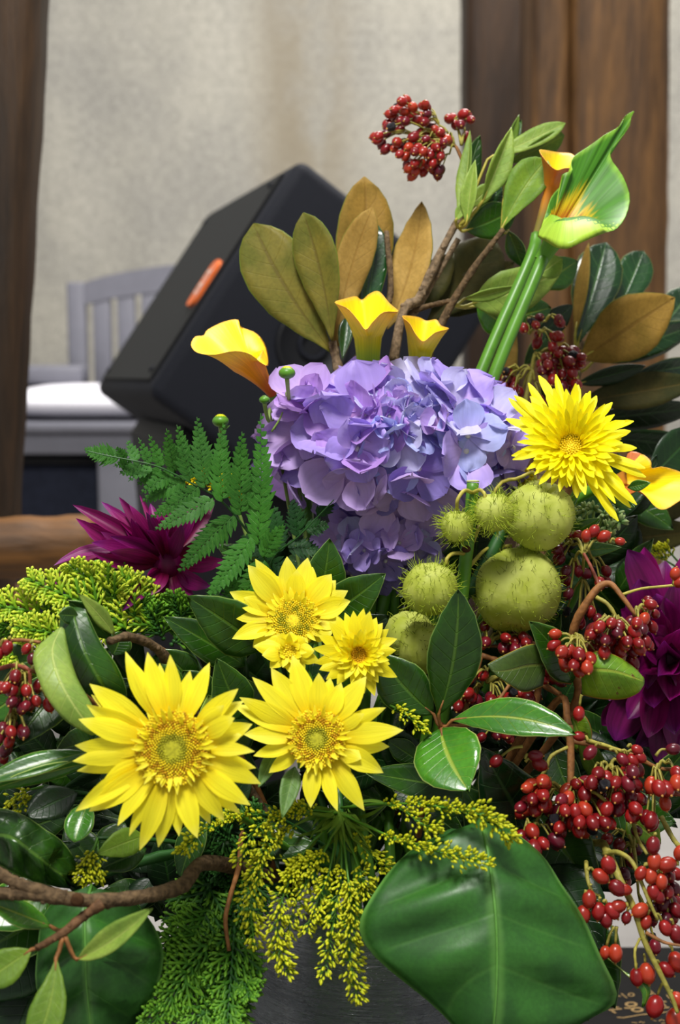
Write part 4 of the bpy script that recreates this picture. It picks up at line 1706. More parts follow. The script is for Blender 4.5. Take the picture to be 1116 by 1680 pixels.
for (bx, by, tx, ty, w, d0, d1, tp, un, fl, pf, ro, fo) in VL:
    if (bx, by) in ((775, 498), (782, 502), (762, 490)):
        pe = (738, 500, 1.10)
    elif bx < 815 and by < 400:
        pe = (752, 372, 1.12)
    else:
        pe = (824, 378, 1.10) if by < 400 else None
    leaf(t, bx, by, tx, ty, w, d0, d1, tp, un, flip=bool(fl), prof=pf, roll=ro, fold=fo, n=14, petiole=pe if abs(bx - 790) < 60 else None,
         bend=(random.uniform(-.04, .04), random.uniform(-.03, .05)))

# laurel branch on the left with folded leaves
t = thing('laurel_branch', 'leafy branch with one pale and one glossy upright leaf, left of the biggest sunflower', 'branch', P(240, 1075, .90))
branch(t, [(180, 1052, .88), (215, 1045, .90), (262, 1068, .92), (300, 1130, .94), VASE + Vector((-.04, .0, RIM_Z))], .0026, .0042, 'bark', knots=4)
gleaf(t, [((96, 1031, .865), (101, 1029, .865), (106, 1032, .865)), ((56, 1070, .85), (86, 1066, .85), (112, 1066, .855)),
          ((62, 1112, .838), (95, 1110, .838), (126, 1112, .845)), ((82, 1152, .832), (115, 1148, .832), (148, 1152, .84)),
          ((110, 1184, .832), (138, 1180, .832), (164, 1184, .838)), ((150, 1206, .835), (160, 1204, .835), (170, 1200, .836))],
      'leaf_pale', 'leaf_mid', label='pale underside of a leaf turned to the front')
gleaf(t, [((102, 998, .875), (118, 996, .88), (140, 1000, .875)), ((98, 1030, .868), (124, 1022, .862), (152, 1028, .868)),
          ((104, 1070, .86), (136, 1062, .852), (168, 1060, .862)), ((120, 1102, .86), (152, 1095, .85), (190, 1090, .864)),
          ((140, 1136, .862), (172, 1128, .854), (206, 1128, .87)), ((190, 1165, .88), (200, 1162, .88), (208, 1160, .88))],
      'leaf_dark', 'leaf_under', label='glossy dark leaf with a pale fold')
KL = [
    (188, 1042, 127, 973, 30, .89, .87, 'leaf_pale', 'leaf_dark', 0, 'lance', 22, 10),
    (182, 1050, 112, 985, 46, .90, .88, 'leaf_dark', 'leaf_under', 0, 'ell', -18, 10),
    (128, 1010, 96, 1008, 30, .87, .86, 'leaf_dark', 'leaf_under', 0, 'ell', 0, 8),
    (185, 1075, 200, 1035, 46, .92, .92, 'leaf_dark', 'leaf_under', 0, 'ell', 0, 8),
    (146, 1234, -30, 1284, 44, .86, .84, 'leaf_mid', 'leaf_under', 0, 'ell', 30, 14),
    (150, 1250, -30, 1300, 34, .86, .84, 'leaf_bright', 'leaf_under', 0, 'lance', -34, 6),
    (120, 1110, 22, 1228, 92, .90, .87, 'leaf_dark', 'leaf_under', 0, 'ov', 18, 10),
    (150, 1215, 92, 1232, 54, .88, .86, 'leaf_dark', 'leaf_under', 0, 'ov', 0, 8),
    (70, 1080, -20, 1100, 70, .92, .92, 'leaf_dark', 'leaf_under', 0, 'ell', 0, 10),
    (60, 1120, -30, 1180, 60, .92, .92, 'leaf_mid', 'leaf_under', 0, 'ell', 0, 10),
    (128, 1300, 42, 1340, 62, .90, .88, 'leaf_deep', 'leaf_under', 0, 'ell', 20, 10),
]
for (bx, by, tx, ty, w, d0, d1, tp, un, fl, pf, ro, fo) in KL:
    leaf(t, bx, by, tx, ty, w, d0, d1, tp, un, flip=bool(fl), prof=pf, roll=ro, fold=fo, n=12, bend=(random.uniform(-.03, .05), .03))

# big leaves and the bare branch in the lower left corner
t = thing('broad_leaf_spray', 'spray of large dark glossy leaves filling the lower left corner', 'foliage', P(120, 1455, .86))
gleaf(t, [((-40, 1395, .86), (-40, 1370, .86), (-40, 1325, .86)), ((0, 1420, .85), (15, 1372, .84), (20, 1330, .86)), ((40, 1440, .85), (55, 1400, .84), (70, 1358, .86)),
          ((80, 1452, .86), (92, 1430, .85), (112, 1392, .87)), ((118, 1458, .87), (122, 1452, .87), (128, 1440, .87))], 'leaf_dark', 'leaf_under', ribs=.012)
gleaf(t, [((112, 1462, .86), (150, 1452, .86), (205, 1460, .87)), ((72, 1500, .85), (140, 1495, .84), (252, 1520, .87)), ((62, 1560, .85), (140, 1555, .83), (268, 1570, .86)),
          ((60, 1620, .85), (142, 1620, .83), (250, 1640, .86)), ((90, 1680, .85), (150, 1690, .83), (215, 1690, .86)), ((140, 1740, .85), (158, 1745, .84), (180, 1740, .86))],
      'big_leaf', 'leaf_under', ribs=.015, midrib=.0010)
BL = [
    (85, 1468, -50, 1520, 90, .86, .84, 'leaf_mid', 'leaf_under', 0, 'ov', 16, 10),
    (100, 1490, -60, 1580, 100, .87, .85, 'leaf_dark', 'leaf_under', 0, 'ov', 10, 10),
    (80, 1540, -40, 1640, 110, .88, .86, 'leaf_deep', 'leaf_under', 0, 'ov', 0, 10),
    (60, 1620, 10, 1760, 120, .88, .86, 'leaf_deep', 'leaf_under', 0, 'ov', 0, 10),
    (150, 1308, 122, 1382, 50, .87, .85, 'leaf_mid', 'leaf_under', 0, 'obov', 14, 16),
    (236, 1372, 158, 1402, 48, .89, .87, 'leaf_under', 'leaf_dark', 0, 'ov', 4, 8),
    (240, 1392, 165, 1425, 46, .90, .88, 'leaf_dark', 'leaf_under', 0, 'ell', 10, 8),
    (205, 1350, 175, 1410, 60, .91, .90, 'leaf_dark', 'leaf_under', 0, 'ell', 10, 8),
    (338, 1330, 296, 1442, 54, .91, .90, 'leaf_dark', 'leaf_under', 0, 'ell', 26, 8),
    (110, 1300, 20, 1330, 40, .92, .92, 'leaf_deep', 'leaf_under', 0, 'ell', 8, 8),
]
for (bx, by, tx, ty, w, d0, d1, tp, un, fl, pf, ro, fo) in BL:
    leaf(t, bx, by, tx, ty, w, d0, d1, tp, un, flip=bool(fl), prof=pf, roll=ro, fold=fo, n=14, bend=(random.uniform(-.03, .03), .04))
branch(t, [(120, 1455, .87), (180, 1430, .90), (330, 1400, .94), VASE + Vector((-.05, -.02, RIM_Z))], .003, .004, 'stem_dark')

t = thing('bare_branch', 'grey-brown forked branch with pale curled leaves across the lower left corner', 'branch', P(200, 1475, .82))
branch(t, [(-40, 1466, .80), (40, 1466, .80), (105, 1474, .80), (165, 1478, .81), (240, 1470, .83), (300, 1452, .86), (345, 1415, .90), VASE + Vector((-.05, .0, RIM_Z))],
       .0036, .005, 'bark', n=40, sides=9, knots=8)
branch(t, [(-40, 1408, .80), (10, 1440, .80), (52, 1458, .80), (108, 1472, .80)], .0034, .004, 'bark', name='twig', knots=4)
branch(t, [(168, 1482, .805), (135, 1505, .80), (104, 1530, .79), (60, 1556, .79)], .0035, .002, 'twig_dark', name='twig', knots=4)
mb = MB()
c = P(127, 1476, .797)
mb.tube([c, c - FW * .002, c - FW * .0024], [.004, .0036, .0016], 9)
part('bud_scar', mb, M['scar'], t)
leaf(t, 126, 1574, 250, 1490, 50, .79, .77, 'leaf_pale', 'leaf_mid', prof='ell', roll=-20, fold=32, bend=(.05, .02), petiole=(106, 1534, .79), pm='twig_brown', n=14)
leaf(t, 92, 1572, 56, 1720, 62, .785, .76, 'leaf_under', 'leaf_mid', prof='obov', roll=8, fold=14, bend=(-.06, .03), petiole=(104, 1532, .79), pm='twig_brown', n=14)
leaf(t, 52, 1558, -40, 1620, 62, .79, .78, 'leaf_under', 'leaf_mid', prof='ell', roll=12, fold=10, petiole=(104, 1530, .79), pm='twig_brown', n=14)
leaf(t, 84, 1520, -20, 1480, 46, .82, .80, 'leaf_bright', 'leaf_mid', prof='ell', roll=18, fold=14, petiole=(112, 1524, .80), pm='twig_brown', n=14)

# laurel leaves behind the sunflowers
t = thing('laurel_sprig', 'dark green leaves between the fern and the two upper sunflowers', 'foliage', P(420, 1150, .97))
QL = [
    (402, 1092, 268, 1012, 66, .96, .94, 'leaf_dark', 'leaf_under', 0, 'ov', 10),
    (430, 1066, 306, 978, 92, .95, .92, 'leaf_dark', 'leaf_under', 0, 'ov', -4),
    (398, 1178, 356, 1080, 74, .94, .92, 'leaf_dark', 'leaf_under', 0, 'ov', 10),
    (300, 1130, 240, 1088, 44, .93, .92, 'leaf_mid', 'leaf_under', 0, 'ov', 10),
    (318, 1120, 262, 1066, 60, .95, .94, 'leaf_dark', 'leaf_under', 0, 'ov', 0),
    (352, 1160, 300, 1100, 62, .95, .94, 'leaf_dark', 'leaf_under', 0, 'ell', 0),
    (400, 1130, 320, 1050, 70, .97, .96, 'leaf_deep', 'leaf_under', 0, 'ov', 0),
    (520, 1000, 541, 883, 76, .97, .96, 'leaf_dark', 'leaf_under', 0, 'ov', 8),
    (540, 1010, 633, 941, 74, .96, .94, 'leaf_dark', 'leaf_under', 0, 'ov', -8),
    (560, 1060, 640, 1010, 60, .97, .96, 'leaf_deep', 'leaf_under', 0, 'ov', 0),
    (430, 1190, 380, 1110, 60, .96, .95, 'leaf_dark', 'leaf_under', 0, 'ell', 0),
    (345, 1220, 342, 1140, 70, .93, .92, 'leaf_pale', 'leaf_under', 0, 'ell', 30),
]
for (bx, by, tx, ty, w, d0, d1, tp, un, fl, pf, ro) in QL:
    leaf(t, bx, by, tx, ty, w, d0, d1, tp, un, flip=bool(fl), prof=pf, roll=ro, fold=12, n=12, bend=(random.uniform(-.04, .04), .04), wav=.01)
branch(t, [(430, 1066, .965), (470, 1150, .98), (510, 1260, .98), VASE + Vector((-.01, -.02, RIM_Z))], .0018, .0028, 'stem_dark')
branch(t, [(525, 1000, .98), (500, 1120, .99), (505, 1240, .985)], .0015, .002, 'stem_dark', name='twig')

# sprig in the centre
t = thing('pittosporum_sprig', 'sprig of four broad shiny leaves in the centre, below the balloon pods', 'foliage', P(724, 1190, .93))
leaf(t, 720, 1172, 752, 966, 90, .925, .90, 'leaf_dark', 'leaf_under', prof='ell', roll=6, fold=8, bend=(.04, .03), petiole=(724, 1192, .93), pm='twig_brown', n=16, label='tall upright dark leaf')
leaf(t, 712, 1172, 622, 1072, 86, .935, .93, 'leaf_dark', 'leaf_under', prof='ell', roll=-8, fold=10, bend=(-.04, .03), petiole=(724, 1192, .93), pm='twig_brown', n=14)
leaf(t, 742, 1182, 946, 1206, 68, .925, .89, 'leaf_bright', 'leaf_under', prof='ell', roll=-22, fold=12, bend=(-.06, .05), petiole=(726, 1192, .93), pm='twig_brown', n=16, label='shiny leaf pointing right')
leaf(t, 724, 1196, 770, 1299, 116, .925, .885, 'leaf_bright', 'leaf_under', prof='round', roll=4, fold=8, bend=(.05, .06), petiole=(726, 1192, .93), pm='twig_brown', n=16, label='round leaf pointing down')
leaf(t, 790, 1300, 600, 1268, 60, .945, .93, 'leaf_dark', 'leaf_under', prof='ell', roll=20, fold=10, n=14)
leaf(t, 700, 1285, 622, 1190, 66, .96, .95, 'leaf_deep', 'leaf_under', prof='ell', roll=0, fold=10, n=12)
leaf(t, 690, 1250, 636, 1215, 40, .95, .95, 'leaf_dark', 'leaf_under', prof='ell', roll=0, fold=10, n=12)
branch(t, [(724, 1188, .93), (716, 1240, .95), (690, 1350, .97), VASE + Vector((.03, -.02, RIM_Z))], .0018, .0026, 'twig_brown')
branch(t, [(726, 1192, .93), (790, 1180, .95), (860, 1090, .97)], .0014, .0012, 'twig_brown', name='twig')

# laurel twig on the right with a yellowing leaf
t = thing('laurel_twig', 'laurel twig with a brown-spotted yellowing leaf among the berries on the right', 'foliage', P(905, 1110, .96))
leaf(t, 938, 1120, 868, 1019, 70, .965, .94, 'leaf_dark', 'leaf_under', prof='ov', roll=14, fold=14, bend=(.05, .04))
gleaf(t, [((892, 1056, .95), (895, 1090, .955), (890, 1126, .95)), ((866, 1058, .945), (864, 1092, .945), (860, 1136, .94)), ((835, 1071, .94), (834, 1100, .938), (834, 1122, .935)),
          ((806, 1086, .936), (812, 1101, .934), (820, 1112, .934)), ((800, 1090, .935), (803, 1096, .935), (807, 1102, .935))], 'leaf_olive', 'leaf_under', label='olive leaf with a red-brown rim')
gleaf(t, [((960, 1075, .93), (956, 1100, .93), (956, 1140, .935)), ((985, 1068, .925), (985, 1098, .92), (985, 1146, .93)), ((1015, 1078, .925), (1015, 1102, .92), (1020, 1147, .93)),
          ((1040, 1095, .925), (1042, 1112, .92), (1045, 1138, .925)), ((1056, 1112, .925), (1057, 1118, .925), (1056, 1124, .925))], 'leaf_yellowing', 'leaf_under', label='yellowing leaf with brown spots')
leaf(t, 950, 1200, 1000, 1300, 40, .98, .97, 'leaf_under', 'leaf_mid', prof='ell', roll=20, fold=10)
leaf(t, 930, 1150, 965, 1240, 50, .99, .98, 'leaf_yellowing', 'leaf_under', prof='ell', roll=20, fold=10)
branch(t, [(938, 1118, .97), (905, 1110, .97), (880, 1078, .98), (870, 1180, .99), VASE + Vector((.05, .0, RIM_Z))], .0024, .003, 'twig_brown')

# large leaves lower right
t = thing('broad_leaf', 'very large smooth green leaf hanging over the right side of the vase', 'leaf', P(800, 1340, .88))
gleaf(t, [((735, 1362, .888), (788, 1342, .888), (838, 1360, .888)), ((664, 1404, .872), (798, 1382, .858), (888, 1402, .876)), ((612, 1468, .86), (808, 1448, .845), (922, 1452, .87)),
          ((590, 1522, .855), (814, 1510, .835), (958, 1508, .865)), ((618, 1572, .85), (816, 1570, .83), (985, 1568, .86)), ((712, 1650, .845), (814, 1640, .825), (1012, 1638, .86)),
          ((770, 1715, .845), (808, 1712, .825), (960, 1675, .855)), ((800, 1770, .845), (806, 1780, .83), (850, 1735, .85))],
      'big_leaf', 'leaf_under', ribs=.010, midrib=.0012, n=24, m=16)
branch(t, [(792, 1336, .886), (760, 1330, .91), (700, 1370, .96), VASE + Vector((.05, -.03, RIM_Z))], .002, .003, 'petiole_pale', n=14)
t = thing('broad_leaf_spray', 'dark glossy leaves behind the berries, right of the very large leaf', 'foliage', P(880, 1330, .97))
RL = [
    (880, 1390, 790, 1225, 120, .96, .93, 'magnolia_top', 'leaf_under', 0, 'ov', 0),
    (830, 1400, 760, 1290, 90, .95, .94, 'leaf_dark', 'leaf_under', 0, 'ov', 10),
    (880, 1330, 985, 1470, 110, .95, .92, 'leaf_dark', 'leaf_under', 0, 'ov', 8),
    (900, 1420, 990, 1560, 110, .93, .90, 'leaf_deep', 'leaf_under', 0, 'ov', 0),
    (950, 1490, 1010, 1655, 110, .92, .89, 'leaf_dark', 'leaf_under', 0, 'ov', 10),
    (1000, 1330, 1110, 1350, 80, .99, .97, 'leaf_dark', 'leaf_under', 0, 'ov', 0),
    (1010, 1335, 1100, 1290, 60, 1.0, .99, 'leaf_deep', 'leaf_under', 0, 'ov', 0),
    (1030, 1340, 1085, 1385, 56, .96, .95, 'leaf_yellowing', 'leaf_under', 0, 'ov', 0),
    (975, 1610, 965, 1676, 26, .90, .89, 'leaf_dark', 'leaf_under', 0, 'lance', 20),
    (900, 1200, 950, 1330, 60, 1.0, .98, 'leaf_dark', 'leaf_under', 0, 'ell', 0),
    (940, 1330, 1080, 1440, 90, 1.0, .98, 'leaf_deep', 'leaf_under', 0, 'ov', 0),
]
for (bx, by, tx, ty, w, d0, d1, tp, un, fl, pf, ro) in RL:
    leaf(t, bx, by, tx, ty, w, d0, d1, tp, un, flip=bool(fl), prof=pf, roll=ro, fold=10, n=14, bend=(random.uniform(-.04, .04), .05))
gleaf(t, [((986, 1562, .885), (988, 1566, .885), (990, 1568, .885)), ((1012, 1584, .88), (1015, 1588, .88), (1018, 1590, .88)), ((1030, 1600, .875), (1034, 1604, .875), (1040, 1602, .875)),
          ((1046, 1618, .872), (1056, 1618, .872), (1064, 1614, .873)), ((1054, 1632, .872), (1061, 1632, .872), (1066, 1630, .873)), ((1053, 1652, .873), (1055, 1652, .873), (1058, 1650, .873))],
      'leaf_bright', 'leaf_under', label='small curled bright leaf tip')
branch(t, [(880, 1335, .96), (840, 1400, .97), VASE + Vector((.06, .0, RIM_Z))], .0024, .003, 'stem_dark', n=14)

# deep filling foliage, added in dark greens to keep the gaps shaded
def filler(label, blobs, seed, tops):
    rn = random.Random(seed)
    cx = sum(b[0] for b in blobs) / len(blobs)
    cy = sum(b[1] for b in blobs) / len(blobs)
    t = thing('leafy_filler_spray', label, 'foliage', P(cx, cy, 1.06))
    mb = MB()
    hub = VASE + Vector((rn.uniform(-.04, .04), rn.uniform(0, .05), RIM_Z))
    for (bx, by, rx, ry, d, n) in blobs:
        nd = P(bx, by, d + .02)
        mb.tube([hub, hub.lerp(nd, .6) + Vector((0, .01, .02)), nd], [.0028, .0022, .0016], 6, 0, smooth=12)
        for k in range(int(n * 1.5)):
            a, q = rn.uniform(0, 6.28), math.sqrt(rn.random())
            x, y = bx + rx * q * math.cos(a), by + ry * q * math.sin(a)
            L = rn.uniform(85, 135)
            aa = math.atan2(y - by, x - bx) + rn.uniform(-.9, .9)
            b = (x - .5 * L * math.cos(aa), y - .5 * L * math.sin(aa))
            e = (x + .5 * L * math.cos(aa), y + .5 * L * math.sin(aa))
            dd = d + rn.uniform(-.025, .03)
            leaf(t, b[0], b[1], e[0], e[1], rn.uniform(46, 70), dd + .012, dd, rn.choice(tops), 'leaf_under', roll=rn.uniform(-35, 35), n=9, m=4,
                 prof=rn.choice(('ell', 'ov')), bend=(rn.uniform(-.06, .06), rn.uniform(0, .08)))
    part('stem', mb, M['stem_dark'], t)


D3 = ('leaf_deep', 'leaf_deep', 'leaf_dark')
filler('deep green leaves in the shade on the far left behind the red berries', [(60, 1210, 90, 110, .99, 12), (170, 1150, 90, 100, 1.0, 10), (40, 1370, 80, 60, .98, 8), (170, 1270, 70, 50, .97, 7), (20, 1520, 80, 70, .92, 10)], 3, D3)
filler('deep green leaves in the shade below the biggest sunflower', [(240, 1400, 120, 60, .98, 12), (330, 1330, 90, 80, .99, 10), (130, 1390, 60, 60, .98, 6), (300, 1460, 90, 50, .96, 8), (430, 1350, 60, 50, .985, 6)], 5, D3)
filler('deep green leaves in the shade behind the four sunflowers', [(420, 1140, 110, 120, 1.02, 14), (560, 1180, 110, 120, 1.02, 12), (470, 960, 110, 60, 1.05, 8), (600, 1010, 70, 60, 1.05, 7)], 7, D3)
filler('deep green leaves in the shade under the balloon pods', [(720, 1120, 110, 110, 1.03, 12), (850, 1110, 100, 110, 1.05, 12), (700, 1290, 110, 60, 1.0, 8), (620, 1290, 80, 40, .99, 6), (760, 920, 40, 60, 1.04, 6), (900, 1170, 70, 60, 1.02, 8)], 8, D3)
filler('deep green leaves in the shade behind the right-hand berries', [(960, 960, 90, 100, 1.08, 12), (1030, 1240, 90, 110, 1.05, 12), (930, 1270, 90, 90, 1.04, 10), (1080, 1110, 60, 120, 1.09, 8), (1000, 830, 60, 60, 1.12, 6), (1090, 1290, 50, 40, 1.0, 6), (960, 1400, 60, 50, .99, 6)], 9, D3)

# ------------------------------------------------------------------ callas
M['calla_y_in'] = m_calla('calla_yellow_inside', (226, 150, 20), (250, 214, 10), (252, 226, 20), rim=(244, 190, 60))
M['calla_y_out'] = m_calla('calla_orange_outside', (206, 100, 34), (236, 164, 30), (250, 210, 30), .08, .4, .8, rim=(240, 176, 60))
M['calla_g_out'] = m_calla('calla_yellow_green_outside', (128, 176, 30), (216, 206, 24), (244, 208, 50), .25, .6, .9, rim=(236, 172, 70))
M['calla_o_out'] = m_calla('calla_apricot_outside', (140, 128, 60), (232, 150, 50), (206, 112, 50), .15, .5, .85)
M['calla_gr_in'] = m_calla('calla_green_inside', (188, 104, 24), (214, 186, 26), (70, 128, 30), .50, .60, .70, streak=.25, mott=True, rim=(120, 168, 50))
M['calla_gr_out'] = m_calla('calla_green_outside', (100, 160, 46), (150, 196, 50), (168, 204, 62), .1, .5, .9, streak=.12)

# NB rims are listed once round the opening: (px, py, depth)
calla('calla_lily', 'yellow and orange calla lily leaning left before the loudspeaker', (453, 655, 1.03), 7, (408, 592, 1.02), 30,
      [(313, 566, 1.00), (324, 579, .985), (352, 582, .972), (384, 576, .968), (410, 581, .972), (431, 597, .985), (441, 598, 1.02), (436, 566, 1.05),
       (420, 546, 1.06), (396, 536, 1.06), (390, 524, 1.06), (366, 528, 1.06), (340, 541, 1.05), (334, 550, 1.04), (320, 552, 1.02)],
      ('calla_y_out', 'calla_y_in'), [(470, 690, 1.04), (500, 780, 1.06)], k=.12)
calla('calla_lily', 'yellow calla lily with a green base behind the hydrangea, the left of the upright pair', (605, 640, 1.05), 17, (604, 556, 1.05), 23,
      [(549, 496, 1.03), (570, 506, 1.01), (588, 526, .995), (600, 541, .99), (612, 528, .992), (630, 512, 1.01), (654, 511, 1.03), (640, 498, 1.06), (622, 478, 1.08),
       (606, 482, 1.085), (594, 492, 1.085), (584, 486, 1.08), (566, 490, 1.06)],
      ('calla_g_out', 'calla_y_in'), [(608, 720, 1.07), (612, 850, 1.06)], k=.05, stemr=.006)
calla('calla_lily', 'smaller yellow calla lily behind the hydrangea, the right of the upright pair', (685, 640, 1.06), 13, (690, 578, 1.06), 20,
      [(660, 518, 1.05), (672, 530, 1.02), (682, 548, 1.01), (694, 560, 1.01), (706, 552, 1.02), (716, 545, 1.03), (737, 539, 1.05), (724, 534, 1.08), (716, 524, 1.09),
       (700, 526, 1.095), (686, 520, 1.09)],
      ('calla_g_out', 'calla_y_in'), [(680, 720, 1.07), (660, 850, 1.06)], k=.05, stemr=.005)
calla('calla_lily', 'narrow apricot calla lily at the top, left of the green one', (878, 395, 1.10), 7, (905, 312, 1.10), 13,
      [(885, 246, 1.09), (893, 260, 1.075), (903, 272, 1.07), (914, 279, 1.07), (926, 276, 1.08), (940, 274, 1.10), (946, 262, 1.12), (938, 252, 1.13), (918, 250, 1.13), (900, 247, 1.115)],
      ('calla_o_out', 'calla_y_in'), [(868, 430, 1.085), (778, 640, 1.06), (740, 800, 1.05)], k=.1, stemr=.0047)
calla('calla_lily', 'large open green calla lily with a twisted tip, highest on the right', (888, 428, 1.07), 12, (926, 366, 1.068), 26,
      [(882, 388, 1.055, 4), (896, 396, 1.03, 26), (912, 406, 1.012, 40), (932, 408, 1.005, 44), (952, 399, 1.005, 42), (975, 389, 1.01, 40), (996, 381, 1.02, 34), (1012, 376, 1.035, 22), (1028, 354, 1.055, 4),
       (1034, 322, 1.075), (1022, 288, 1.085), (1004, 262, 1.095), (1003, 246, 1.10), (1018, 226, 1.105), (1033, 208, 1.11), (1036, 192, 1.112), (1041, 182, 1.115), (1026, 190, 1.11),
       (1018, 206, 1.105), (994, 220, 1.10), (988, 224, 1.098), (966, 240, 1.095), (942, 256, 1.09), (937, 268, 1.085), (938, 280, 1.08), (922, 286, 1.08), (920, 304, 1.08),
       (905, 322, 1.075), (896, 348, 1.07), (888, 372, 1.065)],
      ('calla_gr_out', 'calla_gr_in'), [(876, 460, 1.06), (802, 640, 1.045), (760, 800, 1.045)], k=.06, n=72, nv=20, stemr=.0047)
calla('calla_lily', 'orange-rimmed yellow calla lily pointing right behind the spiky chrysanthemum', (975, 800, 1.06), 7, (1030, 785, 1.05), 20,
      [(1030, 744, 1.06), (1052, 744, 1.055), (1068, 756, 1.05), (1070, 768, 1.05), (1090, 766, 1.06), (1130, 780, 1.07), (1150, 800, 1.06), (1116, 822, 1.03), (1092, 836, 1.015), (1076, 832, 1.01),
       (1058, 812, 1.015), (1046, 806, 1.02), (1030, 812, 1.03), (1022, 790, 1.05)],
      ('calla_o_out', 'calla_y_in'), [(930, 830, 1.07), (860, 900, 1.07)], k=.1)

# ------------------------------------------------------------------ hydrangeas
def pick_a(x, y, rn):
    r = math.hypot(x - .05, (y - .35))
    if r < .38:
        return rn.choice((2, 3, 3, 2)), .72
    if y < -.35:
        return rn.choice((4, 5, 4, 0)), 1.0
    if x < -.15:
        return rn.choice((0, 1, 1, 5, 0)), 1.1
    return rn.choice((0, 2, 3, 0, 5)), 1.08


hydrangea('big violet-blue hydrangea head in the centre of the arrangement', (650, 730), 1.04, 174, 102, .068, 112, 60, pick_a, 4, face=-.12,
          dent=((.05, .55, .8), .22), extra=16)
hydrangea('smaller shaded mauve hydrangea head hanging below the big one', (634, 900), 1.05, 72, 46, .040, 56, 38,
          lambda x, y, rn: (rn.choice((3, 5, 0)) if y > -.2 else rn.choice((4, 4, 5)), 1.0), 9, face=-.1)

# ------------------------------------------------------------------ yellow daisies and chrysanthemums
F1B = [(224, 1090, -.005, .8), (262, 1088, -.005, .8), (312, 1100, -.005, .8), (400, 1150, -.005, .8), (420, 1260, -.006, .8), (345, 1352, -.006, .8), (294, 1372, -.006, .8),
       (160, 1320, -.006, .8), (126, 1265, -.006, .8), (150, 1140, -.006, .8), (395, 1335, -.006, .8), (212, 1372, -.006, .7)]
F1 = [(206, 1069), (242, 1070), (279, 1074), (344, 1087), (368, 1157, .008, .8), (391, 1130), (414, 1188), (397, 1206), (418, 1233, 0, .7), (428, 1286), (411, 1321), (368, 1347),
      (324, 1375), (260, 1390), (229, 1395), (193, 1355, 0, .8), (146, 1331), (124, 1331), (119, 1249), (123, 1223), (129, 1180), (142, 1156), (147, 1122), (385, 1178, .006), (165, 1290, -.004)]
daisy('sunflower', 'biggest yellow sunflower, lowest on the left, with a golden brown disc', (284, 1228), .82, (-.02, .10), 58, F1 + F1B, 36, 'yellow_petal',
      inner=[(34, 58, 76, 9, .005), (14, 50, 64, 8, .008)], disc=(700, .0024, .22, .00100))
F2 = [(414, 1111), (445, 1096), (480, 1075, 0, 1.1), (523, 1104), (542, 1112), (601, 1110, 0, 1.15), (633, 1161, 0, .75), (598, 1171, 0, .7), (662, 1198), (639, 1225), (629, 1268), (598, 1330),
      (554, 1331, 0, .7), (510, 1325), (441, 1268, -.004, .7), (416, 1240, 0, .7), (400, 1205), (383, 1157), (393, 1144), (560, 1120), (593, 1245), (575, 1290, -.004)]
daisy('sunflower', 'yellow sunflower right of the biggest one, petals spread wide', (520, 1212), .86, (-.04, .16), 44, F2, 36, 'yellow_petal',
      inner=[(24, 46, 60, 8, .005), (12, 34, 44, 7, .007)], disc=(480, .0024, .24, .00105))
leaf(bpy.data.objects['sunflower.001'], 484, 1258, 463, 1342, 36, .872, .85, 'sepal', 'sepal', name='sepal', prof='ov', fold=24)
leaf(bpy.data.objects['sunflower.001'], 452, 1232, 424, 1292, 28, .875, .865, 'sepal', 'sepal', name='sepal', prof='ov', fold=20)
F3 = [(407, 927), (419, 917, 0, .8), (441, 940), (471, 913), (505, 915), (513, 930), (544, 942), (551, 952, -.004), (571, 969), (575, 986), (563, 1018), (377, 971), (365, 999), (381, 1048),
      (415, 1062), (400, 980, .006, .9), (487, 935, .006, .9), (545, 1040), (500, 1060), (462, 1062), (436, 1068)]
daisy('sunflower', 'yellow sunflower highest of the group, under the fern tip', (482, 1018), .93, (-.05, .22), 40, F3, 38, 'yellow_petal',
      inner=[(26, 42, 58, 10, .005)], disc=(480, .0022, .26, .00100), dmats=lambda q: 2 if random.random() < .7 - q else 0)
F5 = [(416, 1060), (443, 1096), (465, 1096), (497, 1112), (524, 1085), (430, 1075), (516, 1068), (455, 1040), (478, 1036), (500, 1046), (436, 1050), (482, 1108)]
daisy('chrysanthemum', 'small yellow chrysanthemum tucked below the highest sunflower', (476, 1068), .915, (0, .1), 14, F5, 26, 'yellow_petal',
      inner=[(12, 16, 30, 12, .005)], disc=(70, .003, .3, .0014), dmats=lambda q: 0, sep=6)
F4 = [(566, 1005), (597, 998), (607, 1003), (618, 1013), (638, 1032), (652, 1048), (650, 1067), (652, 1111), (621, 1120), (615, 1142), (553, 1123), (524, 1099), (515, 1088), (513, 1064),
      (522, 1042), (540, 1020), (552, 1010), (585, 1130), (598, 1138), (640, 1090), (535, 1115), (580, 1002), (628, 1022)]
daisy('chrysanthemum', 'double yellow chrysanthemum with a dark centre, right of the highest sunflower', (588, 1074), .905, (.12, .14), 18, F4, 24, 'mum_petal',
      inner=[(20, 40, 52, 18, .005), (18, 28, 40, 14, .009), (12, 20, 28, 10, .010)], disc=(110, .0026, .2, .0013), dmats=lambda q: 1 if q < .5 else 0)
FS = [(830, 687), (835, 653), (844, 649), (867, 628), (884, 616), (912, 614), (949, 631), (979, 649), (1005, 660), (1040, 691), (1035, 707), (1045, 735), (1059, 768), (1060, 783),
      (1045, 828), (1035, 833), (1015, 855), (1003, 847), (1010, 826), (953, 808), (947, 817), (910, 787), (889, 772), (862, 740), (852, 700), (1020, 750), (900, 640), (870, 650),
      (1025, 800), (930, 640), (985, 820), (962, 645), (875, 760), (1020, 720), (930, 800)]
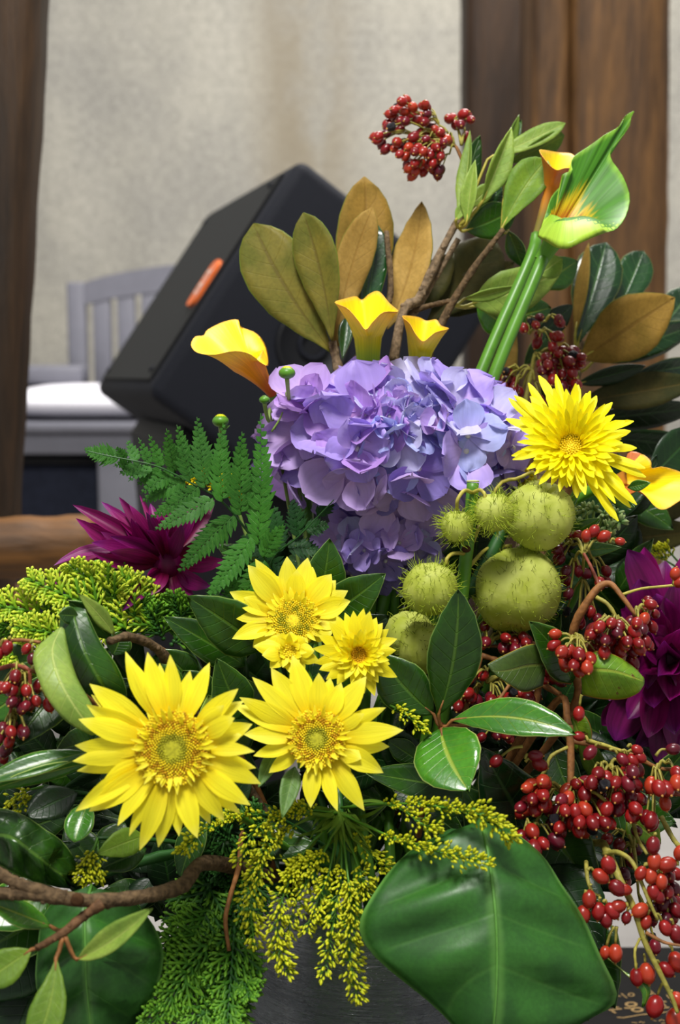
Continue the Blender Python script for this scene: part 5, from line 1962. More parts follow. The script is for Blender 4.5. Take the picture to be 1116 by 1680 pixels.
daisy('chrysanthemum', 'spiky bright yellow chrysanthemum at the upper right of the hydrangea', (937, 731), .97, (-.22, .30), 26, FS, 15, 'spider_petal',
      inner=[(30, 78, 98, 15, .010), (30, 62, 80, 13, .016), (26, 46, 62, 11, .018), (22, 34, 46, 9, .016), (16, 22, 34, 7, .012)], disc=(160, .003, .1, .0012), dmats=lambda q: 0, prof='spike', fold=30)

# ------------------------------------------------------------------ dahlias
def dahlia(label, c, d, petals, inner, size, mats, aim, prof='dahlia', wk=1.0):
    C = P(c[0], c[1], d)
    t = thing('dahlia', label, 'flower', C)
    mb = MB()
    R = sz(size, d)
    mb.ball(C, (RT * R, FW * R, UP * R), 0, 12, 8)
    part('flower_core', mb, M['dahlia'], t)
    for k, p in enumerate(petals):
        tx, ty, dd, w = p[:4]
        bs, bc = p[4:6] if len(p) > 5 else (random.uniform(-.05, .05), random.uniform(-.04, .08))
        e = P(tx, ty, d + dd)
        dr = (e - C)
        b = C + dr * min(.25, R * .7 / dr.length)
        rows = leaf_rows(b, e, sz(w * wk, d), bend=(bs, bc), roll=random.uniform(-40, 40) if len(p) < 7 else p[6], prof=prof, wav=.05 if wk > 1 else .0, fold=random.uniform(8, 40), n=11, m=4,
                         twist=random.uniform(-30, 30))
        mb = MB()
        mb.grid(rows, 0)
        part('petal', mb, M[mats[k % len(mats)]], t)
    for k in range(inner):
        v = Vector((random.gauss(0, 1), random.gauss(0, 1), random.gauss(0, 1))).normalized()
        if v.dot(FW) > .4:
            continue
        v = (v + aim).normalized()
        rows = leaf_rows(C + v * R * .7, C + v * sz(random.uniform(.5, .85) * 110, d), sz(26, d), bend=(random.uniform(-.08, .08), random.uniform(-.08, .1)),
                         roll=random.uniform(-50, 50), prof=prof, fold=random.uniform(10, 45), n=9, m=4)
        mb = MB()
        mb.grid(rows, 0)
        part('petal', mb, M[mats[k % len(mats)]], t)
    to_vase(t, C + FW * .01, Vector((0, .4, -1)), .0035, 'stem_dark')
    return t


DL = [(119, 828, .0, 32, .03, .02), (124, 850, -.02, 34, -.03, .03), (166, 823, .02, 24), (195, 815, .0, 30, .05, .02), (229, 812, .03, 20), (247, 826, .02, 30), (262, 832, .04, 26),
      (352, 820, .03, 30), (330, 815, .05, 26), (300, 822, .05, 26), (282, 828, .02, 28), (88, 928, -.02, 26, .16, .03), (80, 972, .0, 16, .25, 0), (129, 932, -.03, 34, .1, .05),
      (200, 1003, -.04, 30, .12, .1), (236, 980, -.03, 38, .0, .14), (281, 992, -.02, 34), (346, 962, -.03, 34), (318, 975, -.02, 34), (140, 870, .02, 30), (180, 880, -.04, 28, .08, .06),
      (215, 850, -.03, 28), (240, 870, -.05, 24), (300, 860, -.04, 28), (355, 880, -.02, 30), (370, 920, -.02, 30), (205, 836, .03, 26), (265, 850, -.04, 22), (150, 905, -.04, 30), (155, 838, .01, 22), (180, 835, .0, 22), (212, 828, -.01, 22), (240, 840, -.02, 20), (270, 826, .0, 22), (295, 838, -.01, 22), (320, 830, .0, 22), (138, 858, .0, 24), (165, 872, -.02, 26), (150, 890, -.03, 26), (180, 905, -.05, 28)]
dahlia('magenta-purple dahlia with narrow pointed petals on the left, under the fern', (275, 925), 1.0, DL, 46, 30, ('dahlia', 'dahlia', 'dahlia_b'), UP * 1.7 - RT * .7 + FW * .3)
DR = [(1030, 902, .0, 52), (1058, 898, .02, 50), (1092, 920, .02, 44), (1050, 950, -.02, 60), (1018, 1000, -.01, 50), (1076, 975, -.03, 56), (1108, 950, -.03, 48), (1130, 905, 0, 46),
      (1052, 1062, -.04, 46), (1062, 1030, -.04, 40), (1046, 1105, -.045, 44), (1020, 1092, -.02, 40), (1000, 1150, .0, 50), (988, 1190, .01, 44), (1010, 1215, .0, 60), (1044, 1225, -.01, 54),
      (1064, 1210, -.03, 44), (1086, 1262, -.02, 44), (1075, 1160, -.045, 40), (1100, 1150, -.05, 44), (1108, 1205, -.03, 48), (1120, 1250, -.02, 46), (1100, 1110, -.055, 44), (1130, 1080, -.05, 48),
      (1080, 1110, -.06, 40), (1118, 1030, -.055, 44), (1090, 1050, -.06, 38), (1140, 1150, -.04, 46), (1010, 1120, .0, 40), (1062, 1130, -.04, 36), (1030, 1180, -.02, 44), (1085, 1000, -.04, 40)]
dahlia('dark magenta-purple dahlia with broad drooping petals at the right edge', (1095, 1080), 1.02, DR, 24, 52, ('dahlia_b', 'dahlia', 'dahlia_b'), UP * .2 - RT * .2, 'broad', 1.2)

# ------------------------------------------------------------------ balloon plant
t = thing('balloon_plant', 'balloon plant stem with round hairy green pods right of the hydrangea', 'balloon plant', P(765, 960, .96))
branch(t, [(776, 792, .955), (772, 850, .955), (764, 920, .96), (758, 975, .965), (740, 1100, .98), VASE + Vector((.03, .0, RIM_Z))], .0042, .0052, 'stem_green', n=30, sides=10, bump=.02)
mb = MB()
c = P(776, 791, .955)
mb.tube([c, c + UP * .0012, c + UP * .0014], [.0045, .0042, .001], 10)
part('cut_end', mb, M['cut_end'], t)
mb = MB()
c = P(765, 901, .9505)
mb.ball(c, (RT * .0032, FW * .0014, UP * .0024), 0, 8, 6)
part('scar', mb, M['scar'], t)
for i, (x, y, dd, r, sq, hn, hl, cu, dk, ti, gv, lp) in enumerate([
        (750, 863, .945, 27, .98, 300, 13, .7, False, (0, .2), .03, 0), (811, 840, .945, 33, .98, 360, 15, .7, False, (0, .2), .03, 0),
        (886, 846, .975, 58, 1.0, 420, 8, .9, True, (.3, .5), .03, .02), (847, 966, .985, 74, .93, 480, 8, .9, True, (-.2, .4), .045, .035),
        (706, 966, .94, 45, .98, 380, 12, .8, False, (0, .35), .03, 0)]):
    pod(t, (x, y), dd, r, sq, hn, hl, cu, ti, dk, True, gv, None, lp)
for pts in ([(774, 808, .95), (762, 805, .94), (751, 820, .935), (750, 836, .94)], [(776, 808, .95), (788, 804, .945), (796, 812, .94), (795, 822, .94)],
            [(761, 908, .955), (744, 908, .945), (734, 916, .94), (732, 926, .94)], [(772, 900, .96), (815, 800, .985), (850, 785, .99), (875, 775, .99), (880, 790, .985)],
            [(770, 930, .965), (800, 900, .985), (840, 895, .99)]):
    branch(t, pts, .0014, .0012, 'petiole', n=14, sides=7, name='pod_stalk', bump=.02)
branch(t, [(772, 975, .985), (796, 930, .985), (826, 870, .99), (870, 800, 1.0)], .0052, .0046, 'stem_dark', name='side_stem', n=14, sides=9, bump=.02)
t = thing('balloon_plant', 'pair of shaded balloon plant pods half hidden below the left round pod', 'balloon plant', P(684, 1060, .965))
pod(t, (672, 1040), .985, 42, .9, 160, 8, .8, (0, .3), True, True, .04, None, .02)
pod(t, (690, 1062), .965, 36, 1.25, 160, 8, .8, (.1, .3), True, True, .05, None, .03)
branch(t, [(684, 1100, .975), (700, 1200, .985), VASE + Vector((.02, .02, RIM_Z))], .003, .004, 'stem_green')

# ------------------------------------------------------------------ fern fronds
t = thing('leatherleaf_fern', 'green fern frond with toothed leaflets pointing left, below the loudspeaker', 'fern', P(437, 930, .97))
rach = [(470, 1010, .985), (437, 920, .97), (403, 868, .965), (362, 821, .96), (318, 795, .955), (265, 768, .95), (224, 757, .948), (177, 748, .945), (140, 739, .944)]
branch(t, rach + [], .0011, .0004, 'stem_dark', name='rachis', n=50, sides=5, bump=0)
branch(t, [(470, 1010, .985), (490, 1120, .985), VASE + Vector((-.02, .02, RIM_Z))], .0012, .0016, 'stem_dark', name='stem', n=14)
PN = [((196, 750), (138, 738), 34, 9), ((247, 762), (227, 718), 16, 5), ((265, 768), (244, 713), 20, 6), ((287, 776), (273, 703), 27, 8), ((312, 790), (290, 697), 34, 9), ((337, 800), (323, 684), 38, 11), ((365, 823), (366, 694), 38, 11),
      ((395, 845), (397, 708), 42, 12), ((424, 892), (428, 678), 44, 14), ((226, 757), (208, 722), 20, 4), ((208, 753), (190, 733), 16, 3), ((193, 750), (174, 734), 12, 3),
      ((216, 758), (186, 765), 18, 3), ((232, 762), (196, 778), 22, 4), ((248, 765), (210, 790), 20, 5), ((265, 770), (225, 796), 22, 6), ((283, 776), (231, 810), 26, 7), ((303, 787), (233, 824), 30, 9),
      ((326, 800), (247, 850), 32, 10), ((350, 818), (254, 870), 36, 11), ((384, 846), (294, 940), 42, 12), ((412, 882), (338, 985), 40, 11), ((435, 920), (380, 1000), 40, 9), ((432, 915), (465, 860), 34, 8)]
for b, e, w, lb in PN:
    pinna(t, b, e, w, .955, 'fern', lb, dd=random.uniform(-.012, .004))
t = thing('leatherleaf_fern', 'shaded fern frond between the hydrangea and the highest sunflower', 'fern', P(440, 960, 1.0))
branch(t, [(430, 1010, 1.0), (446, 920, .995), (490, 880, .99), (548, 820, .985)], .0010, .0004, 'stem_dark', name='rachis', n=30, sides=5, bump=0)
branch(t, [(430, 1010, 1.0), (460, 1150, .99), VASE + Vector((-.02, .03, RIM_Z))], .0011, .0015, 'stem_dark', name='stem', n=14)
for b, e, w, lb in [((520, 845), (549, 818), 24, 5), ((500, 868), (540, 862), 30, 7), ((490, 880), (478, 820), 34, 8), ((470, 895), (530, 905), 34, 8), ((455, 910), (450, 830), 36, 8), ((446, 922), (505, 950), 36, 8),
                    ((450, 915), (395, 880), 34, 8), ((440, 940), (365, 935), 34, 8), ((436, 955), (360, 975), 34, 8), ((440, 950), (480, 985), 30, 7)]:
    pinna(t, b, e, w, .995, 'fern_dark', lb, dd=random.uniform(-.01, .01))
t = thing('leatherleaf_fern', 'small dark fern frond hanging below the purple dahlia on the left', 'fern', P(400, 1000, 1.0))
branch(t, [(440, 1010, 1.0), (400, 990, .995), (350, 975, .99)], .0010, .0004, 'stem_dark', name='rachis', n=20, sides=5, bump=0)
for b, e, w, lb in [((420, 1000), (400, 945), 34, 7), ((395, 988), (362, 930), 34, 7), ((375, 982), (345, 1000), 26, 6), ((410, 996), (385, 1030), 30, 6), ((360, 978), (338, 958), 24, 5)]:
    pinna(t, b, e, w, .985, 'fern', lb, dd=random.uniform(-.01, .01))
branch(t, [(440, 1010, 1.0), (470, 1150, .99), VASE + Vector((-.03, .03, RIM_Z))], .0011, .0015, 'stem_dark', name='stem', n=14)

# ------------------------------------------------------------------ flower buds
for lab, bx, by, r, st in (('green chrysanthemum bud highest of the three, above the left edge of the hydrangea', 471, 612, 14, [(474, 655, 1.0), (480, 720, 1.02)]),
                           ('small green chrysanthemum bud right under the leaning calla lily', 434, 656, 9, [(440, 690, 1.0), (458, 740, 1.02)]),
                           ('pale green chrysanthemum bud standing above the fern frond', 362, 691, 14, [(364, 720, 1.0), (380, 800, 1.0)])):
    C = P(bx, by, .99)
    t = thing('flower_bud', lab, 'flower bud', C)
    R = sz(r, .99)
    mb = MB()
    mb.ball(C, (RT * R, FW * R, UP * R * .72), 0, 12, 8)
    part('calyx', mb, M['stem_green'], t)
    mb = MB()
    for k in range(14):
        a = 6.2832 * k / 14
        dr = RT * math.cos(a) + FW * math.sin(a)
        rows = leaf_rows(C + dr * R * .82 - UP * R * .1, C + dr * R * .25 + UP * R * .84, R * .55, bend=(0, .12), prof='ov', fold=10, n=5, m=2, facing=dr + UP)
        mb.grid(rows, 0)
    part('bud_petals', mb, M['goldenrod_bud' if r > 9 else 'sepal'], t)
    mb = MB()
    mb.tube([C - UP * R * .6, PT(st[0]), PT(st[1]), VASE + Vector((-.01, .02, RIM_Z))], [.0016, .0013, .0013, .0015], 6, 0, smooth=20)
    part('stem', mb, M['stem_pale'], t)
    if r == 9:
        branch(t, [(446, 708, 1.0), (458, 690, .998), (464, 676, .998)], .0008, .0006, 'stem_pale', name='side_shoot', n=8, sides=5)
    if r == 14 and bx < 400:
        rows = leaf_rows(C - UP * R, C - UP * R * .5 + RT * R * 1.1, R * .5, prof='lance', n=4, m=2)
        mb = MB()
        mb.grid(rows, 0)
        part('sepal', mb, M['sepal'], t)

# ------------------------------------------------------------------ cypress
t = thing('cypress_spray', 'bright yellow-green cypress spray at the left edge, under the purple dahlia', 'foliage', P(170, 1040, .97))
for b, e, w, d0, d1, mt, dn in [((230, 1020), (112, 925), 110, .97, .95, 0, 13), ((220, 1040), (40, 948), 120, .97, .93, 0, 14), ((190, 1040), (-30, 990), 120, .97, .92, 0, 14), ((170, 1060), (20, 1030), 110, .96, .91, 0, 12),
                            ((240, 1030), (165, 920), 90, .98, .97, 1, 11), ((260, 1040), (200, 940), 90, .98, .96, 0, 11), ((270, 1050), (230, 985), 80, .98, .97, 1, 9), ((300, 1040), (285, 975), 80, .98, .97, 1, 9),
                            ((130, 1080), (-10, 1075), 90, .95, .91, 0, 10), ((280, 1060), (330, 1000), 70, .98, .98, 1, 8), ((70, 1060), (-20, 1000), 80, .96, .94, 1, 9)]:
    cypress(t, b, e, w, d0, d1, ('cypress_lime', 'cypress_green') if mt == 0 else ('cypress_green', 'cypress_dark'), dens=dn, roll=random.uniform(-25, 25))
branch(t, [(190, 1040, .97), (300, 1090, .98), (400, 1250, .98), VASE + Vector((-.05, .01, RIM_Z))], .0018, .0026, 'twig_brown')
t = thing('cypress_spray', 'dark to mid green cypress spray hanging down left of the vase', 'foliage', P(370, 1400, .95))
for b, e, w, d0, d1, mt, dn in [((375, 1400), (330, 1520), 130, .95, .91, 1, 13), ((370, 1420), (290, 1500), 110, .95, .91, 1, 11), ((395, 1410), (400, 1540), 110, .95, .90, 2, 12), ((350, 1480), (270, 1660), 150, .91, .86, 0, 15),
                            ((365, 1500), (320, 1700), 150, .91, .86, 0, 15), ((385, 1520), (372, 1690), 120, .90, .86, 1, 13), ((350, 1540), (238, 1690), 110, .89, .85, 0, 12), ((385, 1560), (410, 1640), 80, .90, .87, 1, 9),
                            ((360, 1390), (300, 1440), 90, .95, .92, 2, 9), ((420, 1390), (350, 1440), 90, .96, .92, 2, 9), ((395, 1360), (430, 1330), 70, .95, .93, 2, 8), ((350, 1440), (280, 1580), 110, .92, .88, 1, 12),
                            ((400, 1470), (352, 1560), 100, .92, .89, 1, 11), ((380, 1380), (330, 1350), 70, .94, .92, 2, 8), ((390, 1600), (350, 1720), 110, .89, .86, 1, 11)]:
    cypress(t, b, e, w, d0, d1, (('cypress_lime', 'cypress_green'), ('cypress_green', 'cypress_dark'), ('cypress_dark', 'cypress_dark'))[mt] if mt else ('cypress_green', 'cypress_green'),
            dens=dn, roll=random.uniform(-25, 25), droop=.04)
branch(t, [(395, 1375, .955), (392, 1420, .925), (378, 1470, .90), (370, 1510, .89), (376, 1560, .885)], .002, .0012, 'twig_brown', name='twig', n=20)
branch(t, [(395, 1375, .955), (420, 1340, .965), VASE + Vector((-.06, -.02, RIM_Z))], .002, .0026, 'twig_brown', n=12)

# ------------------------------------------------------------------ goldenrod
t = thing('goldenrod', 'yellow-green goldenrod spray arching down over the front of the vase', 'goldenrod', P(560, 1330, .93))
for pts, n in [([(560, 1325, .92), (650, 1318, .885), (730, 1325, .865), (795, 1340, .85), (842, 1378, .845)], 190),
               ([(560, 1335, .92), (640, 1372, .87), (720, 1398, .85), (805, 1420, .836)], 130),
               ([(565, 1325, .92), (640, 1320, .885), (690, 1350, .865), (712, 1362, .86)], 60),
               ([(560, 1340, .925), (600, 1390, .90), (632, 1432, .89)], 60),
               ([(555, 1340, .92), (490, 1350, .90), (440, 1400, .885), (412, 1480, .875), (418, 1552, .87)], 150),
               ([(555, 1335, .92), (500, 1330, .90), (450, 1355, .885), (408, 1452, .88)], 110),
               ([(556, 1345, .92), (505, 1390, .89), (465, 1470, .875), (455, 1540, .87), (472, 1598, .868)], 150),
               ([(556, 1345, .92), (520, 1420, .885), (490, 1470, .88), (462, 1560, .872)], 90),
               ([(560, 1345, .92), (560, 1430, .885), (550, 1500, .875), (530, 1602, .868)], 110),
               ([(560, 1345, .92), (570, 1430, .88), (578, 1500, .872), (572, 1560, .868), (588, 1642, .865)], 170),
               ([(562, 1345, .92), (590, 1430, .885), (600, 1460, .88), (620, 1508, .875)], 70),
               ([(556, 1345, .92), (530, 1400, .89), (500, 1420, .885), (470, 1440, .88)], 90),
               ([(556, 1350, .92), (540, 1430, .885), (520, 1480, .88), (500, 1530, .875)], 80),
               ([(545, 1345, .92), (470, 1335, .90), (420, 1360, .885), (390, 1420, .88)], 60),
               ([(540, 1330, .92), (500, 1322, .90), (470, 1335, .89)], 30)]:
    goldenrod_sprig(t, pts, n, side=.0075)
mb = MB()
for k in range(34):
    a = random.uniform(-.3, 3.4)
    b = P(560 + random.uniform(-12, 12), 1335 + random.uniform(-10, 10), .925)
    L = random.uniform(40, 110)
    e = P(560 + L * math.cos(a), 1335 + L * math.sin(a) * 1.0, .895)
    mb.grid(leaf_rows(b, e, sz(8, .9), prof='lance', fold=20, n=6, m=2, bend=(random.uniform(-.1, .1), .08), roll=random.uniform(-40, 40)), 0)
part('narrow_leaves', mb, M['leaf_under'], t, kind='stuff')
branch(t, [(560, 1352, .92), (558, 1320, .935), (556, 1300, .945), VASE + Vector((-.01, -.03, RIM_Z))], .0022, .003, 'stem_dark', n=12)
for lab, base, sprs in (
        ('short goldenrod sprig with opening buds below the biggest sunflower, on the left', (158, 1380, .88),
         [([(160, 1375, .88), (150, 1410, .87), (145, 1448, .865)], 46), ([(160, 1380, .88), (140, 1415, .87), (132, 1440, .865)], 34), ([(160, 1380, .88), (162, 1420, .87), (160, 1440, .87)], 24)]),
        ('thin goldenrod sprig at the left edge under the folded leaf', (60, 1300, .92),
         [([(72, 1290, .91), (40, 1300, .905), (18, 1322, .90)], 26), ([(72, 1292, .91), (45, 1315, .905), (30, 1338, .90)], 22), ([(10, 1260, .92), (6, 1240, .915), (4, 1215, .91)], 24)]),
        ('goldenrod sprig peeping out right of the biggest sunflower, over the branch', (360, 1350, .91),
         [([(430, 1335, .92), (370, 1345, .90), (325, 1372, .885), (300, 1395, .88)], 60), ([(430, 1330, .92), (400, 1338, .91), (372, 1345, .90)], 40)]),
        ('goldenrod tip right of the middle sunflower, before the dark leaves', (640, 1165, .93),
         [([(625, 1150, .935), (660, 1168, .925), (694, 1198, .92)], 40)]),
        ('blurred goldenrod tip behind the right-hand purple dahlia', (1085, 905, 1.10),
         [([(1110, 930, 1.11), (1085, 915, 1.1), (1068, 905, 1.1)], 40), ([(1116, 925, 1.11), (1098, 905, 1.1), (1090, 900, 1.1)], 30)]),
        ('yellow goldenrod glimpsed between the hydrangea and the large balloon pod', (862, 790, 1.03),
         [([(800, 900, 1.04), (840, 810, 1.03), (868, 780, 1.02)], 70), ([(800, 900, 1.04), (850, 820, 1.03), (880, 795, 1.02)], 60)]),
        ('bright yellow goldenrod glimpsed through the fern leaflets', (330, 790, 1.02),
         [([(420, 850, 1.02), (360, 800, 1.01), (300, 790, 1.0)], 90), ([(420, 850, 1.02), (380, 800, 1.01), (330, 775, 1.0)], 90), ([(420, 850, 1.02), (390, 810, 1.01), (370, 788, 1.0)], 60)])):
    t = thing('goldenrod', lab, 'goldenrod', PT(base))
    for pts, n in sprs:
        goldenrod_sprig(t, pts, n, 'goldenrod_flower' if 'bright' in lab or 'glimpsed' in lab else 'goldenrod_bud', side=.006)
    p0 = sprs[0][0][0]
    branch(t, [p0, (p0[0] * .7 + 600 * .3, p0[1] * .7 + 1400 * .3, p0[2] + .04), VASE + Vector((0, .02, RIM_Z))], .0012, .0018, 'stem_dark', n=12)

# sedum
t = thing('sedum_head', 'pale green sedum bud cluster under the spiky chrysanthemum', 'flower', P(985, 880, 1.03))
for k in range(16):
    a = 6.2832 * k / 16
    b0 = P(968, 900, 1.04)
    e0 = P(975 + 52 * math.cos(a) * random.uniform(.4, 1), 866 + 34 * math.sin(a) * random.uniform(.4, 1), 1.02 + random.uniform(-.012, .012))
    mb = MB()
    mb.tube([b0, b0.lerp(e0, .6), e0], [.0012, .0010, .0012], 5, 1)
    for q in range(11):
        v = Vector((random.gauss(0, 1), random.gauss(0, .7) - .4, random.gauss(0, 1) + .3)).normalized()
        c = e0 + v * .0035
        mb.ball(c, (perp(v) * .0014, v.cross(perp(v)) * .0014, v * .0034), 0, 5, 4)
    part('bud_cluster', mb, [M['sedum_bud'], M['stem_pale']], t, kind='stuff')
for (bx, by, tx, ty, w) in [(935, 905, 1020, 898, 26), (1030, 800, 1068, 792, 20), (1000, 815, 1042, 832, 22), (930, 880, 985, 850, 26)]:
    leaf(t, bx, by, tx, ty, w, 1.0, .99, 'leaf_mid', 'leaf_under', prof='lance', n=8)
branch(t, [(968, 902, 1.04), (930, 1010, 1.05), VASE + Vector((.05, .03, RIM_Z))], .0022, .003, 'stem_green')

# ------------------------------------------------------------------ berry sprays
t = thing('berry_spray', 'red berry cluster at the top against the pale wall', 'berries', P(755, 262, 1.13))
branch(t, [(768, 345, 1.13), (764, 285, 1.13), (752, 248, 1.13), (744, 236, 1.13)], .0016, .0013, 'twig_brown', n=14)
B4 = ('berry_red', 'berry_red', 'berry_orange', 'berry_red', 'berry_maroon')
berries(t, (744, 238, 1.13), [(664, 182, 24, 18, 12), (700, 192, 16, 22, 9), (694, 222, 24, 16, 9), (648, 204, 14, 12, 5), (630, 226, 20, 10, 5), (640, 246, 10, 8, 2)], 16, 1.13, B4, r=.0007, black=.04)
berries(t, (746, 240, 1.13), [(664, 242, 22, 16, 10), (704, 252, 26, 18, 14), (690, 276, 22, 16, 9), (728, 228, 12, 14, 6), (722, 278, 8, 8, 2)], 16, 1.12, B4, r=.0007, black=.06)
berries(t, (757, 238, 1.13), [(755, 196, 20, 12, 8), (764, 222, 6, 6, 1)], 17, 1.14, B4, r=.0009, black=0)

t = thing('berry_spray', 'red berry cluster behind the green calla stems, above the spiky chrysanthemum', 'berries', P(880, 640, 1.13))
mb = MB()
branch(t, [(878, 580, 1.13), (872, 610, 1.13), (862, 660, 1.12), (850, 740, 1.1), VASE + Vector((.04, .03, RIM_Z))], .0016, .0024, 'twig_olive', n=20)
B5 = ('berry_red', 'berry_red', 'berry_maroon')
berries(t, (868, 548, 1.13), [(878, 526, 10, 8, 3), (912, 525, 10, 6, 2), (858, 540, 4, 4, 1), (896, 558, 24, 16, 7)], 17, 1.13, B5)
berries(t, (878, 585, 1.13), [(928, 592, 30, 22, 17), (925, 625, 22, 14, 10), (900, 600, 16, 14, 6), (945, 580, 8, 10, 2)], 17, 1.12, B5)
berries(t, (872, 608, 1.13), [(826, 622, 16, 14, 8), (824, 642, 20, 10, 6), (838, 682, 8, 4, 2), (884, 660, 6, 8, 2), (845, 645, 10, 10, 3)], 18, 1.12, B5)

t = thing('berry_spray', 'red berry spray on a bent brown twig beside the right-hand purple dahlia', 'berries', P(960, 980, .96))
mb = MB()
branch(t, [(938, 1080, .965), (942, 1030, .955), (962, 990, .95), (984, 962, .95), (1002, 958, .95), (1018, 975, .945), (1044, 1010, .94)], .0036, .0014, 'twig_brown', n=30, bump=.06)
branch(t, [(984, 962, .95), (970, 930, .96), (958, 908, .965)], .0014, .001, 'twig_red', name='twig', n=10)
branch(t, [(979, 980, .945), (998, 992, .94), (1016, 1020, .937)], .0016, .0013, 'twig_olive', name='twig', n=10)
branch(t, [(1020, 976, .945), (1052, 966, .95), (1090, 962, .95), (1108, 960, .95)], .0010, .0009, 'petiole', name='twig', n=10)
branch(t, [(938, 1080, .965), (930, 1180, .985), VASE + Vector((.05, .01, RIM_Z))], .003, .003, 'twig_brown', n=14)
B6 = ('berry_red', 'berry_red', 'berry_red', 'berry_orange', 'berry_maroon')
berries(t, (1044, 1010, .94), [(1060, 1000, 18, 16, 5), (1058, 1022, 16, 10, 3), (1040, 1016, 10, 8, 2)], 19, .94, B6, black=0)
berries(t, (1018, 1022, .94), [(1008, 1036, 34, 16, 11), (1000, 1056, 36, 14, 8), (1030, 1052, 24, 20, 8), (975, 1040, 12, 14, 4), (1050, 1055, 12, 10, 3)], 20, .935, B6)
berries(t, (942, 1048, .945), [(948, 1072, 26, 14, 8), (962, 1088, 22, 12, 6), (938, 1086, 12, 10, 3), (980, 1080, 10, 10, 2)], 21, .925, ('berry_orange', 'berry_orange', 'berry_red'), black=.03)
lone_berries(t, [(912, 1040, 941, 1050, 18), (910, 1058, 941, 1050, 20), (1038, 1086, 1020, 1062, 22), (962, 880, 960, 905, 18), (974, 872, 962, 900, 19), (990, 880, 964, 902, 20), (1108, 942, 1106, 960, 18), (1116, 955, 1108, 962, 20), (1017, 888, 1000, 890, 14)], .938)
berries(t, (958, 908, .97), [(940, 885, 16, 14, 6), (920, 905, 16, 16, 6), (945, 950, 26, 26, 7), (960, 1005, 30, 20, 6), (985, 945, 14, 16, 4)], 18, 1.0, ('berry_maroon', 'berry_red'), black=.12)

t = thing('berry_spray', 'dense red berry spray between the shiny leaf and the right edge, above the lowest spray', 'berries', P(950, 1210, .93))
mb = MB()
branch(t, [(934, 1190, .94), (937, 1240, .935), (936, 1290, .93), (932, 1310, .928)], .0028, .0022, 'twig_brown', n=20, bump=.05)
branch(t, [(934, 1215, .938), (990, 1225, .935), (1040, 1240, .93), (1080, 1260, .93), (1120, 1262, .93)], .0020, .0012, 'twig_brown', name='twig', n=18, bump=.05)
branch(t, [(962, 1214, .935), (1000, 1225, .932), (1030, 1236, .93)], .0014, .001, 'petiole', name='twig', n=10)
branch(t, [(934, 1225, .936), (905, 1240, .935), (896, 1262, .935), (880, 1285, .935)], .0014, .0012, 'twig_olive', name='twig', n=10)
branch(t, [(930, 1310, .928), (895, 1325, .92), (872, 1365, .91)], .0014, .001, 'twig_olive', name='twig', n=10)
branch(t, [(940, 1296, .925), (975, 1300, .915), (1005, 1325, .91)], .0013, .0011, 'petiole', name='twig', n=10)
branch(t, [(1060, 1300, .93), (1090, 1298, .925), (1116, 1304, .925)], .0015, .0013, 'twig_red', name='twig', n=10)
branch(t, [(934, 1190, .94), (905, 1160, .97), VASE + Vector((.06, .01, RIM_Z))], .0026, .003, 'twig_brown', n=14)
berries(t, (925, 1305, .925), [(882, 1300, 22, 16, 6), (868, 1322, 24, 10, 6), (895, 1314, 16, 12, 4), (888, 1286, 8, 8, 2)], 22, .915, B6, black=.06)
berries(t, (936, 1300, .925), [(948, 1296, 30, 16, 7), (932, 1322, 20, 14, 5), (960, 1340, 30, 14, 8), (940, 1354, 36, 10, 7), (915, 1350, 10, 10, 2), (985, 1345, 14, 12, 5)], 22, .912, B6, black=.07)
berries(t, (1000, 1262, .93), [(990, 1278, 20, 20, 7), (1020, 1290, 24, 26, 10), (1040, 1268, 14, 10, 4), (1006, 1318, 18, 12, 6), (1030, 1330, 16, 10, 4), (985, 1300, 12, 10, 3), (1044, 1310, 8, 10, 2)], 22, .918, ('berry_red', 'berry_red', 'berry_maroon'), black=.05)
berries(t, (872, 1362, .905), [(868, 1370, 14, 12, 4), (884, 1384, 14, 10, 3), (908, 1380, 10, 10, 2)], 23, .90, B6, black=.1)
berries(t, (1080, 1262, .93), [(1075, 1288, 16, 10, 4), (1108, 1272, 12, 14, 3), (1098, 1290, 10, 8, 2), (1070, 1338, 12, 12, 3), (1090, 1320, 6, 6, 1)], 24, .915, ('berry_red', 'berry_red', 'berry_orange'), black=0)
lone_berries(t, [(843, 1373, 868, 1366, 22), (815, 1248, 858, 1225, 20), (878, 1240, 862, 1245, 20), (885, 1254, 862, 1250, 22), (950, 1170, 955, 1140, 20), (951, 1208, 965, 1216, 17), (969, 1234, 985, 1222, 22),
                 (1022, 1246, 1000, 1230, 20), (1038, 1247, 1020, 1232, 19), (1050, 1242, 1030, 1234, 18), (1045, 1230, 1030, 1226, 17), (1104, 1229, 1076, 1240, 20), (910, 1358, 900, 1340, 25)], .915,
             ('berry_red', 'berry_red', 'berry_maroon'))

t = thing('berry_spray', 'lowest berry spray hanging in the bottom right corner, orange-red on a yellow-green stalk', 'berries', P(1010, 1420, .90))
mb = MB()
branch(t, [(1000, 1400, .90), (1016, 1440, .885), (1040, 1490, .875), (1058, 1545, .87), (1080, 1590, .866), (1102, 1635, .862), (1112, 1662, .86)], .0026, .0012, 'twig_olive', n=30, sides=8, bump=.05)
branch(t, [(992, 1402, .90), (1012, 1398, .89), (1036, 1412, .88), (1052, 1446, .875), (1066, 1480, .87), (1080, 1510, .868)], .0018, .001, 'twig_olive', name='twig', n=20, bump=.05)
branch(t, [(962, 1414, .90), (964, 1440, .885), (972, 1464, .88), (985, 1470, .875)], .0014, .001, 'twig_olive', name='twig', n=12, bump=.05)
branch(t, [(1060, 1530, .868), (1090, 1546, .865), (1120, 1552, .86)], .0012, .0009, 'twig_brown', name='twig', n=10)
